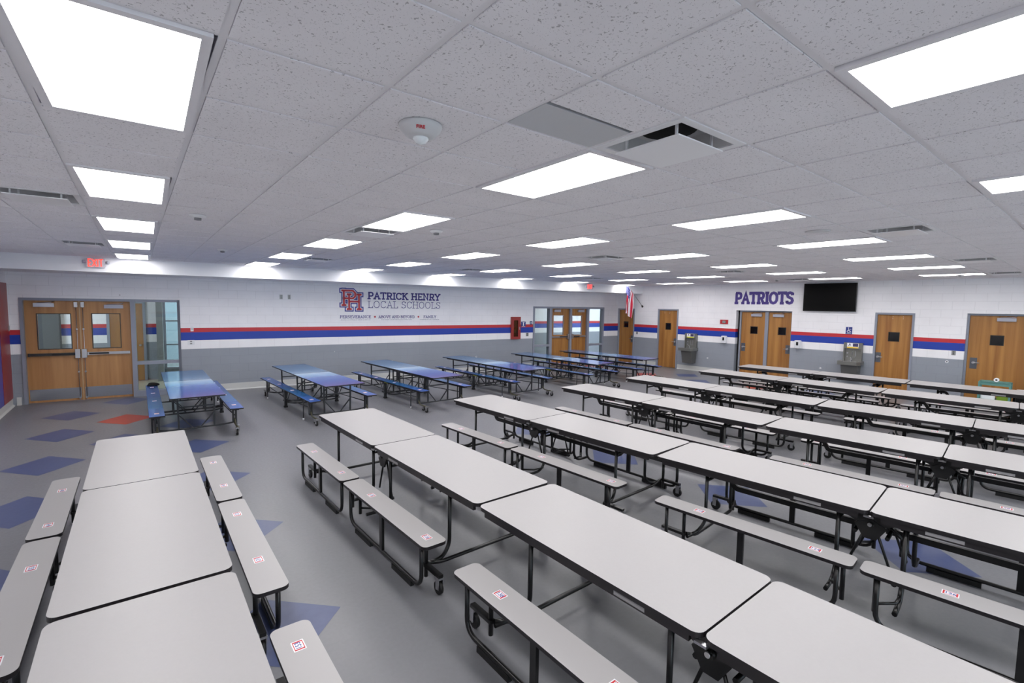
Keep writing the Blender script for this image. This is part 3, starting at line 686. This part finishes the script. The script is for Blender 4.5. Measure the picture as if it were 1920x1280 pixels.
# drinking fountains with bottle filler
FS = mat('fountain_steel', (128, 128, 124), .35, .6); FG = mat('fountain_grey', (96, 96, 94), .45, .2)
for x, lab, c0 in ((3.27, 'steel water fountain with bottle filler between the first two doors from the corner', (216, 216, 60)), (8.155, 'steel water fountain with bottle filler under the wheelchair sign', (226, 190, 60))):
    e = empty('water_fountain', MR @ T(x, 0, 0), lab, 'water fountain', 'bottle filling water fountains on the right wall')
    b = MB(); b.box(-.22, .22, -.03, 0, .80, 1.325); b.box(-.22, -.19, -.10, 0, .80, 1.325); b.box(.19, .22, -.10, 0, .80, 1.325); b.box(-.19, .19, -.10, 0, 1.16, 1.325); b.build('filler_tower', FS, e)
    b = MB(); b.prism([(-.26, -.45), (.2, -.47), (.26, -.36), (.26, 0), (-.26, 0), (-.29, -.30)], .72, .82); b.build('basin', FS, e)
    b = MB(); b.prism(rrect(-.19, .17, -.38, -.12, .06), .82, .824); b.build('basin_bowl', mat('polished_steel', (225, 225, 228), .12, 1), e)
    b = MB(); V = [(-.2, -.36), (.2, -.36), (.2, 0), (-.2, 0)]
    for (x0, y0), (x1, y1) in zip(V, V[1:]+V[:1]): b.face([(x0, y0, .72), (x1, y1, .72), (x1*.86, y1*.80, .28), (x0*.86, y0*.80, .28)])
    b.face([(v[0]*.86, v[1]*.8, .28) for v in V]); b.build('apron', FG, e)
    b = MB(); b.tube(bend([(-.01, -.12, .82), (-.01, -.13, .90), (-.01, -.2, .91)], .03), .012, 8); b.cyl((-.13, -.03, .93), (0, -1, 0), .02, .02); b.cyl((-.13, -.03, 1.03), (0, -1, 0), .022, .02)
    b.tube([(.0, -.035, .90), (-.02, -.035, .95), (-.02, -.035, 1.07), (.0, -.035, 1.1)], .006, 6); b.tube([(.04, -.035, .90), (.06, -.035, .95), (.06, -.035, 1.07), (.04, -.035, 1.1)], .006, 6); b.build('bubbler', CHROME, e)
    b = MB(); b.box(-.135, .135, -.104, -.10, 1.175, 1.315); pl = b.build('instruction_card', SIGNW, e)
    b = MB(); b.box(-.135, .135, -.106, -.104, 1.175, 1.212); b.build('card_footer', mat('card_yellow_%d' % c0[1], c0, .5), pl)
    b = MB(); b.box(.0, .125, -.106, -.104, 1.22, 1.31); strokes_into(b, [[(-.10, 1.24), (-.07, 1.28), (-.05, 1.25)], [(-.09, 1.29), (-.06, 1.30)]], .016, RX90, .002, .104); b.build('card_picture', mat('card_navy', (60, 54, 96), .5), pl)
# exit signs on the bulkhead
RGLOW = mat('exit_red', (255, 60, 40), .4, emit=(255, 64, 50), es=2.2)
for x, w_, lab in ((-.585, 1, 'lit red exit sign on the white bulkhead above the left double doors'), (12.755, 1, 'lit red exit sign on the white bulkhead near the far corner')):
    e = empty('exit_sign', MBm @ T(x, 0, 2.925), lab, 'exit sign', 'exit signs on the bulkhead')
    b = MB(); b.prism([(-.135, -.085), (.135, -.085), (.155, -.05), (.135, -.02), (.155, .02), (.135, .09), (-.135, .09), (-.155, .02), (-.135, -.02), (-.155, -.05)], 0, .045, M=RX90); b.build('housing', mat('exit_housing', (196, 192, 200), .35), e)
    b = MB(); h = .14; z0 = -.065
    def W(ls, x0): strokes_into(b, [[(x0+p[0], z0+p[1]*h) for p in q] for q in ls], .016, RX90, .003, .045)
    W([[(.04, 1), (0, 1), (0, 0), (.04, 0)], [(0, .5), (.035, .5)]], -.108); W([[(0, 0), (.055, 1)], [(.055, 0), (0, 1)]], -.048); W([[(0, 0), (0, 1)]], .032); W([[(.03, 0), (.03, 1)], [(0, 1), (.06, 1)]], .053)
    b.build('exit_letters', RGLOW, e)
    for s_ in (-1, 1):
        b = MB(); b.cyl((s_*.15, -.025, .02), (s_, -.4, 0), .022, .05, 14, .034); b.build('lamp_head', ALU, e)
# panels on the left wall
def lpanel(y0, y1, z0, z1, m, lab, sw=False):
    e = empty('wall_panel', frame(-2.06, 0, 0, 1), lab, 'wall panel'); b = MB(); b.box(y0, y1, -.03, 0, z0, z1); b.build('panel_face', m, e)
    if sw: b = MB(); b.box(13.86, 13.92, -.04, -.03, 1.55, 1.66); b.build('switch', GPLAS, e)
lpanel(13.10, 13.93, .17, 2.515, mat('panel_dark_red', (138, 18, 26), .35), 'tall dark red panel on the left wall beside the double doors', True)
lpanel(12.25, 13.07, .17, 2.515, BLUEP, 'tall blue panel at the left edge beside the red one')
# flag
fl = empty('flag', MR @ T(1.164, -.006, 2.263), 'United States flag hanging from an angled pole on the right wall near the corner', 'flag')
b = MB(); b.cyl((0, 0, 0), (0, -1, 0), .04, .02, 14); b.tube([(0, -.01, 0), (0, -.06, .05)], .02, 10); b.build('bracket', DARKM, fl)
PL, PA = 1.42, radians(38)
b = MB(); b.tube([(0, -.02, .01), (0, -PL*cos(PA), PL*sin(PA))], .011, 8); b.build('pole', mat('pole_grey', (150, 150, 148), .4), fl)
FM = mat('flag_cloth', (255, 255, 255), .8); t = NT(FM)
uv = t.n('ShaderNodeUVMap'); sp = t.n('ShaderNodeSeparateXYZ'); t.l(uv.outputs[0], sp.inputs[0]); u_, v_ = sp.outputs[0], sp.outputs[1]
st = t.math('MODULO', t.math('FLOOR', t.math('MULTIPLY', v_, 13)), 2)
c = t.mix(t.math('GREATER_THAN', st, .5), lin((188, 30, 58)), lin((236, 232, 238)))
can = t.math('MULTIPLY', t.math('LESS_THAN', u_, .42), t.math('LESS_THAN', v_, 7/13))
fx = t.math('SUBTRACT', t.math('FRACT', t.math('MULTIPLY', u_, 6/.42)), .5); fy = t.math('SUBTRACT', t.math('FRACT', t.math('MULTIPLY', v_, 5/(7/13))), .5)
star = t.math('LESS_THAN', t.math('ADD', t.math('MULTIPLY', fx, fx), t.math('MULTIPLY', fy, fy)), .045)
c = t.mix(can, c, t.mix(star, lin((44, 50, 136)), lin((225, 225, 240)))); t.l(c, t.b.inputs['Base Color'])
me = bpy.data.meshes.new('cloth'); NU, NV = 30, 40; vs, fs, uvs = [], [], []
for i in range(NU+1):
    for j in range(NV+1):
        a = i/NU; v = j/NV                     # a along the fly (hangs down), v along the hoist from tip
        d = PL*(1-.46*v)-.02
        px, py, pz = 0, -d*cos(PA), d*sin(PA)
        g = min(1, a*2.2); squeeze = .30*a
        yy = py-(py+.92)*squeeze
        amp = .050*g
        xx = amp*sin(v*15+a*1.5)+.03*g*sin(v*7+1)
        zz = pz-(1.02-.12*v)*a-.03*g*sin(v*9)-.012
        zz += (1-squeeze*0)*0
        vs.append((xx-.05*a, yy+.02*g*sin(v*24), zz)); uvs.append((a, v))
for i in range(NU):
    for j in range(NV): q = i*(NV+1)+j; fs.append((q, q+1, q+NV+2, q+NV+1))
me.from_pydata(vs, [], fs); ul = me.uv_layers.new(name='UVMap')
for l in me.loops: ul.data[l.index].uv = uvs[l.vertex_index]
for p_ in me.polygons: p_.use_smooth = True
me.materials.append(FM); link('cloth', me, fl)
# teal utility cart with things on it
ct = empty('utility_cart', MR @ T(11.06, -.55, 0), 'teal metal utility cart in front of the recessed right-hand door', 'cart')
TE = mat('teal_paint', (92, 140, 134), .45)
for nm, z in (('top_shelf', .62), ('lower_shelf', .22)):
    b = MB(); b.box(-.26, .26, -.18, .18, z, z+.015); b.box(-.26, .26, -.18, -.165, z-.05, z+.03); b.box(-.26, .26, .165, .18, z-.05, z+.03); b.box(-.26, -.245, -.18, .18, z-.05, z+.03); b.box(.245, .26, -.18, .18, z-.05, z+.03); b.build(nm, TE, ct)
for sx in (-1, 1):
    for sy in (-1, 1):
        b = MB(); b.box(sx*.25-.018, sx*.25+.018, sy*.17-.018, sy*.17+.018, .08, .64); lg = b.build('leg', TE, ct)
        b = MB(); b.cyl((sx*.25-.012, sy*.17, .04), (1, 0, 0), .04, .024, 16); b.build('wheel', RUB, lg)
rl = empty('paper_roll', MR @ T(11.08, -.62, .70), 'white paper roll lying end-on on top of the teal cart', 'paper roll')
b = MB(); n_ = 20
for k in range(n_):
    a0, a1 = 2*pi*k/n_, 2*pi*(k+1)/n_
    for yy0, yy1 in ((-.06, .04),):
        ro, ri = .044, .02
        P = lambda r, a, y: (r*cos(a), y, r*sin(a))
        b.face([P(ri, a0, yy0), P(ro, a0, yy0), P(ro, a1, yy0), P(ri, a1, yy0)]); b.face([P(ri, a0, yy1), P(ro, a0, yy1), P(ro, a1, yy1), P(ri, a1, yy1)])
        b.face([P(ro, a0, yy0), P(ro, a1, yy0), P(ro, a1, yy1), P(ro, a0, yy1)]); b.face([P(ri, a0, yy0), P(ri, a1, yy0), P(ri, a1, yy1), P(ri, a0, yy1)])
b.build('paper', SIGNW, rl); b = MB(); b.cyl((0, -.055, 0), (0, 1, 0), .0195, .09, 16); b.build('core', mat('toggle_dark', (60, 60, 62), .4), rl)
b = MB(); b.prism(rrect(-.12, .12, -.1, .1, .02), 0, .13); b.build('storage_box', SIGNW, None, MR @ T(10.96, -.55, .237), label='white storage box on the lower shelf of the teal cart', cat='box')
b = MB(); b.prism(rrect(-.09, .09, -.08, .08, .03), 0, .12); b.mi = 1; b.prism(rrect(-.095, .095, -.085, .085, .03), .12, .14); b.build('storage_tub', [mat('lime', (120, 150, 40), .5), WPLAS], None, MR @ T(11.19, -.55, .237), label='green tub with white lid at the right of the lower cart shelf', cat='tub')
b = MB(); b.prism(rrect(-.12, .12, -.12, .12, .05), 0, .44); b.mi = 1; b.prism(rrect(-.10, .11, -.10, .10, .05), .44, .50)
b.build('waste_bin', [BLACKP, WPLAS], None, MR @ T(11.50, -.45, 0), label='dark bin with crumpled white liner right of the teal cart', cat='bin')

# ------------------------------------------------------------------ cafeteria tables
NUM = {}
BORD = mat('sticker_red', (208, 52, 56), .5); NUMM = mat('sticker_blue', (60, 78, 150), .5)
def sticker_mesh(n):
    if n in NUM: return NUM[n]
    b = MB(); w_, h_ = .085, .062
    b.prism(rrect(-w_/2, w_/2, -h_/2, h_/2, .003, 2), 0, .0008)
    b.mi = 1; k = .006
    for x0, x1, y0, y1 in ((-w_/2+k, w_/2-k, -h_/2+k, -h_/2+k+.0035), (-w_/2+k, w_/2-k, h_/2-k-.0035, h_/2-k), (-w_/2+k, -w_/2+k+.009, -h_/2+k, h_/2-k), (w_/2-k-.009, w_/2-k, -h_/2+k, h_/2-k)): b.box(x0, x1, y0, y1, .0008, .0012)
    me = b.mesh('number_sticker', [SIGNW, BORD, NUMM])
    tm = text_mesh(str(n), .040, 0, NUMM, bold=.0006)
    bm = bmesh.new(); bm.from_mesh(me); k0 = len(bm.faces); tm.transform(T(0, 0, .0014)); bm.from_mesh(tm); bm.faces.ensure_lookup_table()
    for f in bm.faces[k0:]: f.material_index = 2
    bm.to_mesh(me); bm.free(); NUM[n] = me; return me

def gradient(name, stops, rough, marks=None, scale=1.0, base=0.0):
    m = mat(name, stops[0][1], rough); t = NT(m); uv = t.n('ShaderNodeUVMap'); sp = t.n('ShaderNodeSeparateXYZ'); t.l(uv.outputs[0], sp.inputs[0])
    no = t.n('ShaderNodeTexNoise'); no.inputs['Scale'].default_value = 3; no.inputs['Detail'].default_value = 4; t.l(uv.outputs[0], no.inputs['Vector'])
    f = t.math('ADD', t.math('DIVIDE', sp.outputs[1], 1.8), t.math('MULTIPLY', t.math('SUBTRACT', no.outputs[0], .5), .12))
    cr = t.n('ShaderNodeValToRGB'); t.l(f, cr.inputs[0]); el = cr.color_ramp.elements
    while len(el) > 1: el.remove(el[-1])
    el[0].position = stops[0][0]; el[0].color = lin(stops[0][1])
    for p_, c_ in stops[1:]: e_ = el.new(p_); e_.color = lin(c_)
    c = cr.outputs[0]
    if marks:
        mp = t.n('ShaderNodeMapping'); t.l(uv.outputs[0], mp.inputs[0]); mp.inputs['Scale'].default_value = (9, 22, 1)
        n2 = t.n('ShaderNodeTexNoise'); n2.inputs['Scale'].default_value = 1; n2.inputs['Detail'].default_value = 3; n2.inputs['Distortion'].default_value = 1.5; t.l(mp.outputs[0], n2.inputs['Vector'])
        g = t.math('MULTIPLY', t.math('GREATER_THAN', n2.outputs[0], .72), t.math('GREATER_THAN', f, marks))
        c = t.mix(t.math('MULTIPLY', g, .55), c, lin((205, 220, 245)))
    t.l(c, t.b.inputs['Base Color']); return m
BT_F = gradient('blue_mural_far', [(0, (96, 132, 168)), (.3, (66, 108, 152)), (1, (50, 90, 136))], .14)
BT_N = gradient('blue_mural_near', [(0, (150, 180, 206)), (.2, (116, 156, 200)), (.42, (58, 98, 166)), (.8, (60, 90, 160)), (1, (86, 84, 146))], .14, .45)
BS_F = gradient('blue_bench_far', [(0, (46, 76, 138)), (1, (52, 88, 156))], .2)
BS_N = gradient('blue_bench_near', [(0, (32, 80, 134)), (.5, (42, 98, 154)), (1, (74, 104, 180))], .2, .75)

def caster(b_fork, b_wheel, x, y, r=.05):
    b_wheel.cyl((x-.013, y, r), (1, 0, 0), r, .026, 18)
    b_fork.box(x-.022, x-.017, y-.012, y+.03, r-.006, 2*r+.03); b_fork.box(x+.017, x+.022, y-.012, y+.03, r-.006, 2*r+.03); b_fork.box(x-.024, x+.024, y-.02, y+.034, 2*r+.022, 2*r+.036)
    b_fork.cyl((x-.024, y, r), (1, 0, 0), .009, .048, 10)
def half_white(sgn):
    """parts of one half, y from the fold outwards; list of (name, mesh, [(sub, mesh)...])"""
    P = []
    b = MB(); b.prism(rrect(-.38, .38, .006, 1.8, .05, 6), .713, .740, top=0, side=1); P.append(('tabletop', b.mesh('tabletop', [LAM, EDGE]), []))
    for s in (-1, 1):
        b = MB(); b.box(s*.350-.012, s*.350+.012, .07, 1.74, .668, .713); P.append(('side_rail', b.mesh('side_rail', EDGE), []))
    for s in (-1, 1):
        b = MB(); b.box(s*.3625-.001, s*.3625+.001, .32, .52, .678, .702); P.append(('rail_label', b.mesh('rail_label', mat('label_grey', (150, 148, 150), .4)), []))
    for y in (.21, 1.30):
        for s in (-1, 1):
            b = MB(); b.tube(bend([(s*.285, y, .705), (s*.285, y, .20), (s*.37, y+(.03 if y > 1 else -.0), .125), (s*.545, y+(.05 if y > 1 else 0), .125)], .09), .0165, 8)
            P.append(('table_leg', b.mesh('table_leg', BLACKP), []))
        b = MB(); b.tube([(-.285, y, .60), (.285, y, .60)], .013, 8); P.append(('leg_crossbar', b.mesh('leg_crossbar', BLACKP), []))
    b = MB(); b.tube(bend([(-.545, 1.36, .15), (-.40, 1.34, .10), (.40, 1.34, .10), (.545, 1.36, .15)], .05), .0165, 8); P.append(('floor_crossbar', b.mesh('floor_crossbar', BLACKP), []))
    b = MB(); b.tube(bend([(0, 1.30, .60), (0, 1.20, .60), (0, 1.14, .50), (0, .06, .50)], .03, 3), .02, rect=(.024, .014)); P.append(('draw_bar', b.mesh('draw_bar', BLACKP), []))
    for s in (-1, 1):
        b = MB(); b.prism(rrect(s*.61-.103, s*.61+.103, .02, 1.62, .045, 6), .405, .430, top=0, side=1); seat = b.mesh('seat', [SEATM, EDGE])
        P.append(('seat', seat, [('STICK', s)]))
        xo = s*.665
        b = MB(); b.tube(bend([(xo, .12, .40), (xo, .12, .055), (xo, 1.50, .055), (xo, 1.50, .40)], .11, 6), .0165, 8)
        b2 = MB(); b2.box(xo-.016, xo+.016, .26, .60, 0, .042); b3 = MB(); b3.box(xo-.016, xo+.016, 1.03, 1.36, 0, .042)
        P.append(('seat_frame', b.mesh('seat_frame', BLACKP), [('floor_pad', b2.mesh('floor_pad', RUB)), ('floor_pad', b3.mesh('floor_pad', RUB))]))
        b = MB(); b.box(xo-.012, xo+.012, .79, .84, .05, .405); P.append(('seat_post', b.mesh('seat_post', BLACKP), []))
        b = MB(); b.tube([(s*.56, .10, .40), (s*.56, .10, .10)], .0165, 8); b.tube([(s*.56, .10, .16), (s*.45, .20, .16), (s*.30, .21, .16)], .011, 8); P.append(('seat_post', b.mesh('seat_post', BLACKP), []))
        b = MB(); b.tube([(s*.555, 1.38, .40), (s*.555, 1.38, .05)], .0165, 8); b.box(s*.555-.02, s*.555+.02, 1.36, 1.60, .135, .16); P.append(('caster_arm', b.mesh('caster_arm', BLACKP), []))
        bf, bw = MB(), MB(); caster(bf, bw, s*.555, 1.57, .05); P.append(('caster_fork', bf.mesh('caster_fork', CHROME), [('wheel', bw.mesh('wheel', RUB))]))
    return P
def centre_white():
    P = []
    for s in (-1, 1):
        b = MB(); M_ = Matrix(((0, 0, 1, s*.27), (1, 0, 0, 0), (0, 1, 0, 0), (0, 0, 0, 1)))
        b.prism([(-.17, .705), (.17, .705), (.15, .64), (.06, .60), (0, .62), (-.06, .60), (-.15, .64)], -.004, .004, M=M_)
        b.prism([(-.10, .60), (-.04, .50), (.04, .50), (.10, .60), (0, .66)], -.01, .01, M=M_)
        P.append(('hinge_plate', b.mesh('hinge_plate', BLACKP), []))
        b = MB(); b.tube([(s*.24, -.02, .60), (s*.24, -.16, .20)], .010, 8); b.tube([(s*.24, .02, .60), (s*.24, .15, .22)], .010, 8); b.cyl((s*.24-.015, -.16, .20), (1, 0, 0), .018, .03, 12); P.append(('gas_strut', b.mesh('gas_strut', BLACKP), []))
    b = MB(); b.cyl((-.30, 0, .61), (1, 0, 0), .022, .60, 14); b.tube([(-.24, -.1, .52), (.24, -.1, .52)], .015, 8); b.tube([(-.24, .1, .52), (.24, .1, .52)], .015, 8); b.tube([(-.1, -.17, .50), (.0, 0, .60), (.1, .17, .50)], .012, 8)
    P.append(('torsion_bar', b.mesh('torsion_bar', BLACKP), []))
    b = MB(); b.cyl((-.305, 0, .62), (-1, 0, 0), .014, .012, 12); b.cyl((.305, 0, .62), (1, 0, 0), .014, .012, 12); b.box(-.385, -.36, -.03, .03, .695, .708); P.append(('pivot_bolt', b.mesh('pivot_bolt', CHROME), []))
    return P
DG = mat('dark_grey_steel', (52, 54, 58), .35, .2)
YLAB = mat('yellow_label', (210, 214, 40), .5)
def half_blue(end):
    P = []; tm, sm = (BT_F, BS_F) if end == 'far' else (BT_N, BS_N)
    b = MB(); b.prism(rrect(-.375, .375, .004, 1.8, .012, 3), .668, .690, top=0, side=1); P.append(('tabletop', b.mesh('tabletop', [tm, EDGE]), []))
    b = MB(); b.box(-.31, -.285, .03, 1.66, .635, .668); b.box(.285, .31, .03, 1.66, .635, .668); P.append(('side_rail', b.mesh('side_rail', EDGE), []))
    for y in (.16, 1.40):
        for s in (-1, 1):
            b = MB(); b.tube([(s*.26, y, .66), (s*.25, y, .105)], .0155, rect=(.013, .013)); P.append(('table_leg', b.mesh('table_leg', DG), []))
        b = MB(); b.tube([(-.25, y, .46), (.25, y, .46)], .012, rect=(.011, .011)); b.tube([(-.25, y, .34), (-.06, y, .11)], .01, rect=(.009, .009)); b.tube([(.25, y, .34), (.06, y, .11)], .01, rect=(.009, .009)); P.append(('leg_brace', b.mesh('leg_brace', DG), []))
        b = MB(); b.tube(bend([(-.55, y+.05*(y > 1), .13), (-.4, y, .10), (.4, y, .10), (.55, y+.05*(y > 1), .13)], .06), .014, 8); P.append(('floor_crossbar', b.mesh('floor_crossbar', DG), []))
    for s in (-1, 1):
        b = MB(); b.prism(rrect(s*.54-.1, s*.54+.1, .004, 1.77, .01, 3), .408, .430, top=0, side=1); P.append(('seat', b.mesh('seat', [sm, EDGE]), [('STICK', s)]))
        b = MB(); b.box(s*.54-.045, s*.54+.045, .02, 1.66, .375, .408); P.append(('seat_rail', b.mesh('seat_rail', EDGE), []))
        b = MB(); b.box(s*.54-.035, s*.54-.008, 1.47, 1.51, .14, .38); b.box(s*.54+.008, s*.54+.035, 1.47, 1.51, .14, .38); b.tube([(s*.54, 1.49, .26), (s*.54, .06, .20)], .010, 8); P.append(('seat_post', b.mesh('seat_post', DG), []))
        b = MB(); b.tube([(s*.60, 1.28, .38), (s*.60, 1.28, .02)], .011, 8); b2 = MB(); b2.cyl((s*.60, 1.28, 0), (0, 0, 1), .017, .035, 12); P.append(('support_leg', b.mesh('support_leg', DG), [('foot_cap', b2.mesh('foot_cap', WPLAS))]))
        b = MB(); b.tube(bend([(s*.54, 1.49, .20), (s*.54, 1.54, .13), (s*.54, 1.62, .115), (s*.54, 1.87, .115)], .05), .015, 8); P.append(('caster_arm', b.mesh('caster_arm', mat('bronze_arm', (92, 90, 72), .4, .4)), []))
        bf, bw = MB(), MB(); caster(bf, bw, s*.54-.02, 1.66, .045); P.append(('caster_fork', bf.mesh('caster_fork', CHROME), [('wheel', bw.mesh('wheel', RUB))]))
        bf, bw = MB(), MB(); caster(bf, bw, s*.54+.02, 1.85, .045); P.append(('caster_fork', bf.mesh('caster_fork', CHROME), [('wheel', bw.mesh('wheel', RUB))]))
        b = MB(); b.tube([(s*.54, .02, .05), (s*.54, .30, .38)], .008, 6); b.tube([(s*.54, .02, .05), (s*.54, .15, .38)], .008, 6); P.append(('diagonal_rod', b.mesh('diagonal_rod', DG), []))
    return P
def centre_blue():
    P = []
    for s in (-1, 1):
        b = MB(); b.box(s*.54-.028, s*.54+.028, -.022, .022, .03, .41); b2 = MB(); b2.box(s*.54-.032, s*.54+.032, -.035, .035, 0, .035); P.append(('seat_post', b.mesh('seat_post', DG), [('foot_pad', b2.mesh('foot_pad', RUB))]))
        b = MB(); b.box(s*.54+s*.046, s*.54+s*.05, -.22, -.04, .38, .402); P.append(('yellow_label', b.mesh('yellow_label', YLAB), []))
    b = MB(); b.tube([(-.54, 0, .12), (.54, 0, .12)], .014, 8); P.append(('centre_crossbar', b.mesh('centre_crossbar', DG), []))
    return P
HW, CW = half_white(1), centre_white(); HBF, HBN, CB = half_blue('far'), half_blue('near'), centre_blue()
def place_parts(root, parts, M, stick=None, seat_x=.61, ztop=.4302):
    for nm, me, subs in parts:
        o = link(nm, me, root, M)
        for sb in subs:
            if sb[0] == 'STICK':
                for k, (y, num) in enumerate(stick(sb[1])):
                    # digits read by a sitter facing the table
                    a = -pi/2 if sb[1] < 0 else pi/2
                    Mi = M.inverted()
                    L_ = T(sb[1]*seat_x, y, ztop) @ RZ(a)
                    link('number_sticker', sticker_mesh(num), o, Mi @ L_, label='white seat sticker with red border and blue number')
            else: link(sb[0], sb[1], o, Matrix.Identity(4))
def table(kind, xf, yf, yj, xn, yn, lab, nums, group):
    """far end, fold and near end of the centre line"""
    dx, dy = xf-xn, yf-yn; L = hypot(dx, dy); an = atan2(dy, dx)-pi/2
    fj = (yj-yn)/(yf-yn); xj = xn+(xf-xn)*fj
    root = empty('bench_table' if kind == 'w' else 'blue_bench_table', T(xj, yj) @ RZ(an), lab, 'cafeteria table', group)
    Lf, Ln = L*(1-fj), L*fj
    Mf = Matrix.Diagonal((1, Lf/1.8, 1, 1)); Mn = RZ(pi) @ Matrix.Diagonal((1, Ln/1.8, 1, 1))
    # seat sides swap on the near half because it is turned by 180 degrees
    OFF = {-1: (1.21, .28, -.50, -1.53), 1: (1.42 if yf < 4 else 1.34, .45, -.36, -1.24)} if kind == 'w' else {-1: (1.4, .5, -.45, -1.6), 1: (1.4, .5, -.45, -1.5)}
    def stf(s): return [(OFF[s][1]*Lf/1.8, nums[s][1]), (OFF[s][0]*Lf/1.8, nums[s][0])]
    def stn(s): return [(OFF[-s][2]*Ln/1.86, nums[-s][2]), (OFF[-s][3]*Ln/1.86, nums[-s][3])]
    zt = .4302; sx = .61 if kind == 'w' else .54
    place_parts(root, HW if kind == 'w' else HBF, Mf, lambda s: stf(s), sx, zt)
    # for the near half the sticker must sit on the true side
    for nm, me, subs in (HW if kind == 'w' else HBN):
        o = link(nm, me, root, Mn)
        for sb in subs:
            if sb[0] == 'STICK':
                side = -sb[1]
                for y, num in stn(sb[1]):
                    a = -pi/2 if side < 0 else pi/2
                    link('number_sticker', sticker_mesh(num), o, Mn.inverted() @ T(side*sx, y, zt) @ RZ(a), label='white seat sticker with red border and blue number')
            else: link(sb[0], sb[1], o, Matrix.Identity(4))
    for nm, me, subs in (CW if kind == 'w' else CB):
        o = link(nm, me, root, Matrix.Identity(4))
        for sb in subs: link(sb[0], sb[1], o, Matrix.Identity(4))
    return root
ROWSW = [  # far table (xf,yf,yj,xn,yn), near table
 ((.014, 6.575, 4.875, .002, 2.968), (.002, 2.935, 1.10, 0, -.72)),
 ((2.232, 6.50, 4.752, 2.325, 2.893), (2.325, 2.862, 1.092, 2.36, -.72)),
 ((4.235, 6.42, 4.70, 4.43, 2.868), (4.43, 2.84, 1.112, 4.76, -.68)),
 ((6.47, 6.33, 4.62, 6.64, 2.81), (6.64, 2.785, 1.098, 6.98, -.68)),
 ((8.43, 6.43, 4.73, 8.67, 2.945), (8.67, 2.915, 1.168, 9.02, -.62)),
 ((10.82, 6.19, 4.46, 10.99, 2.72), (10.99, 2.695, .97, 11.32, -.75)),
 ((12.62, 6.17, 4.47, 12.88, 2.77), (12.88, 2.745, 1.0, 13.16, -.75))]
RN = ['leftmost row', 'second row from the left', 'third row from the left', 'fourth row from the left', 'fifth row from the left', 'sixth row from the left', 'last row by right wall']
def nums(a): return {-1: (a, a+1, a+2, a+3), 1: (a+4, a+5, a+6, a+7)}
first = {(0, 0): {-1: (148, 149, 150, 150), 1: (146, 147, 151, 151)}, (0, 1): {-1: (152, 154, 155, 156), 1: (153, 157, 158, 159)},
         (1, 0): {-1: (133, 134, 135, 136), 1: (140, 141, 142, 143)}, (1, 1): {-1: (138, 139, 137, 144), 1: (160, 161, 162, 163)},
         (2, 0): {-1: (118, 119, 121, 122), 1: (112, 113, 114, 115)}, (2, 1): {-1: (123, 124, 126, 127), 1: (110, 111, 116, 117)}}
for r, pr_ in enumerate(ROWSW):
    for k, q in enumerate(pr_):
        nn_ = first.get((r, k), nums(104-16*(r-2)+8*k if r > 2 else 100))
        lab = 'white folding bench table in the %s, %s' % (RN[r], 'nearer the blue tables' if k == 0 else 'farther from the blue tables')
        table('w', *q, lab, nn_, 'white bench tables in rows')
BLUE = [(.753, 12.60, 11.02, .748, 9.06), (2.905, 12.56, 10.86, 3.06, 8.94), (5.02, 12.42, 10.66, 5.20, 8.81), (7.42, 12.30, 10.50, 7.55, 8.70), (9.84, 12.14, 10.35, 9.99, 8.60), (11.88, 12.05, 10.3, 12.12, 8.66)]
BL = ['leftmost, in front of the left side glass', 'second from the left, left of the school emblem side', 'third from the left, under the school lettering', 'fourth from the left, below the red cabinet', 'fifth from the left, before the far double doors', 'sixth and farthest, nearest the flag corner']
for r, q in enumerate(BLUE):
    table('b', *q, 'blue folding bench table, '+BL[r], nums(20+8*r), 'blue bench tables along the far wall')
# dark cap left on the first blue table's bench
b = MB(); b.bm.free(); b.bm = bmesh.new()
bmesh.ops.create_uvsphere(b.bm, u_segments=20, v_segments=10, radius=1)
for v in b.bm.verts:
    v.co.x *= .11*(1+.25*v.co.x); v.co.y *= .075; v.co.z = max(v.co.z, -.35)*.05+.017
    if v.co.x < -.05: v.co.z *= .6; v.co.y *= .7
for f in b.bm.faces: f.smooth = True
b.build('cap', mat('black_cloth', (14, 14, 15), .9), None, T(.215, 12.47, .432) @ RZ(.15), label='crumpled black cap on the far end of the leftmost blue bench', cat='cap')
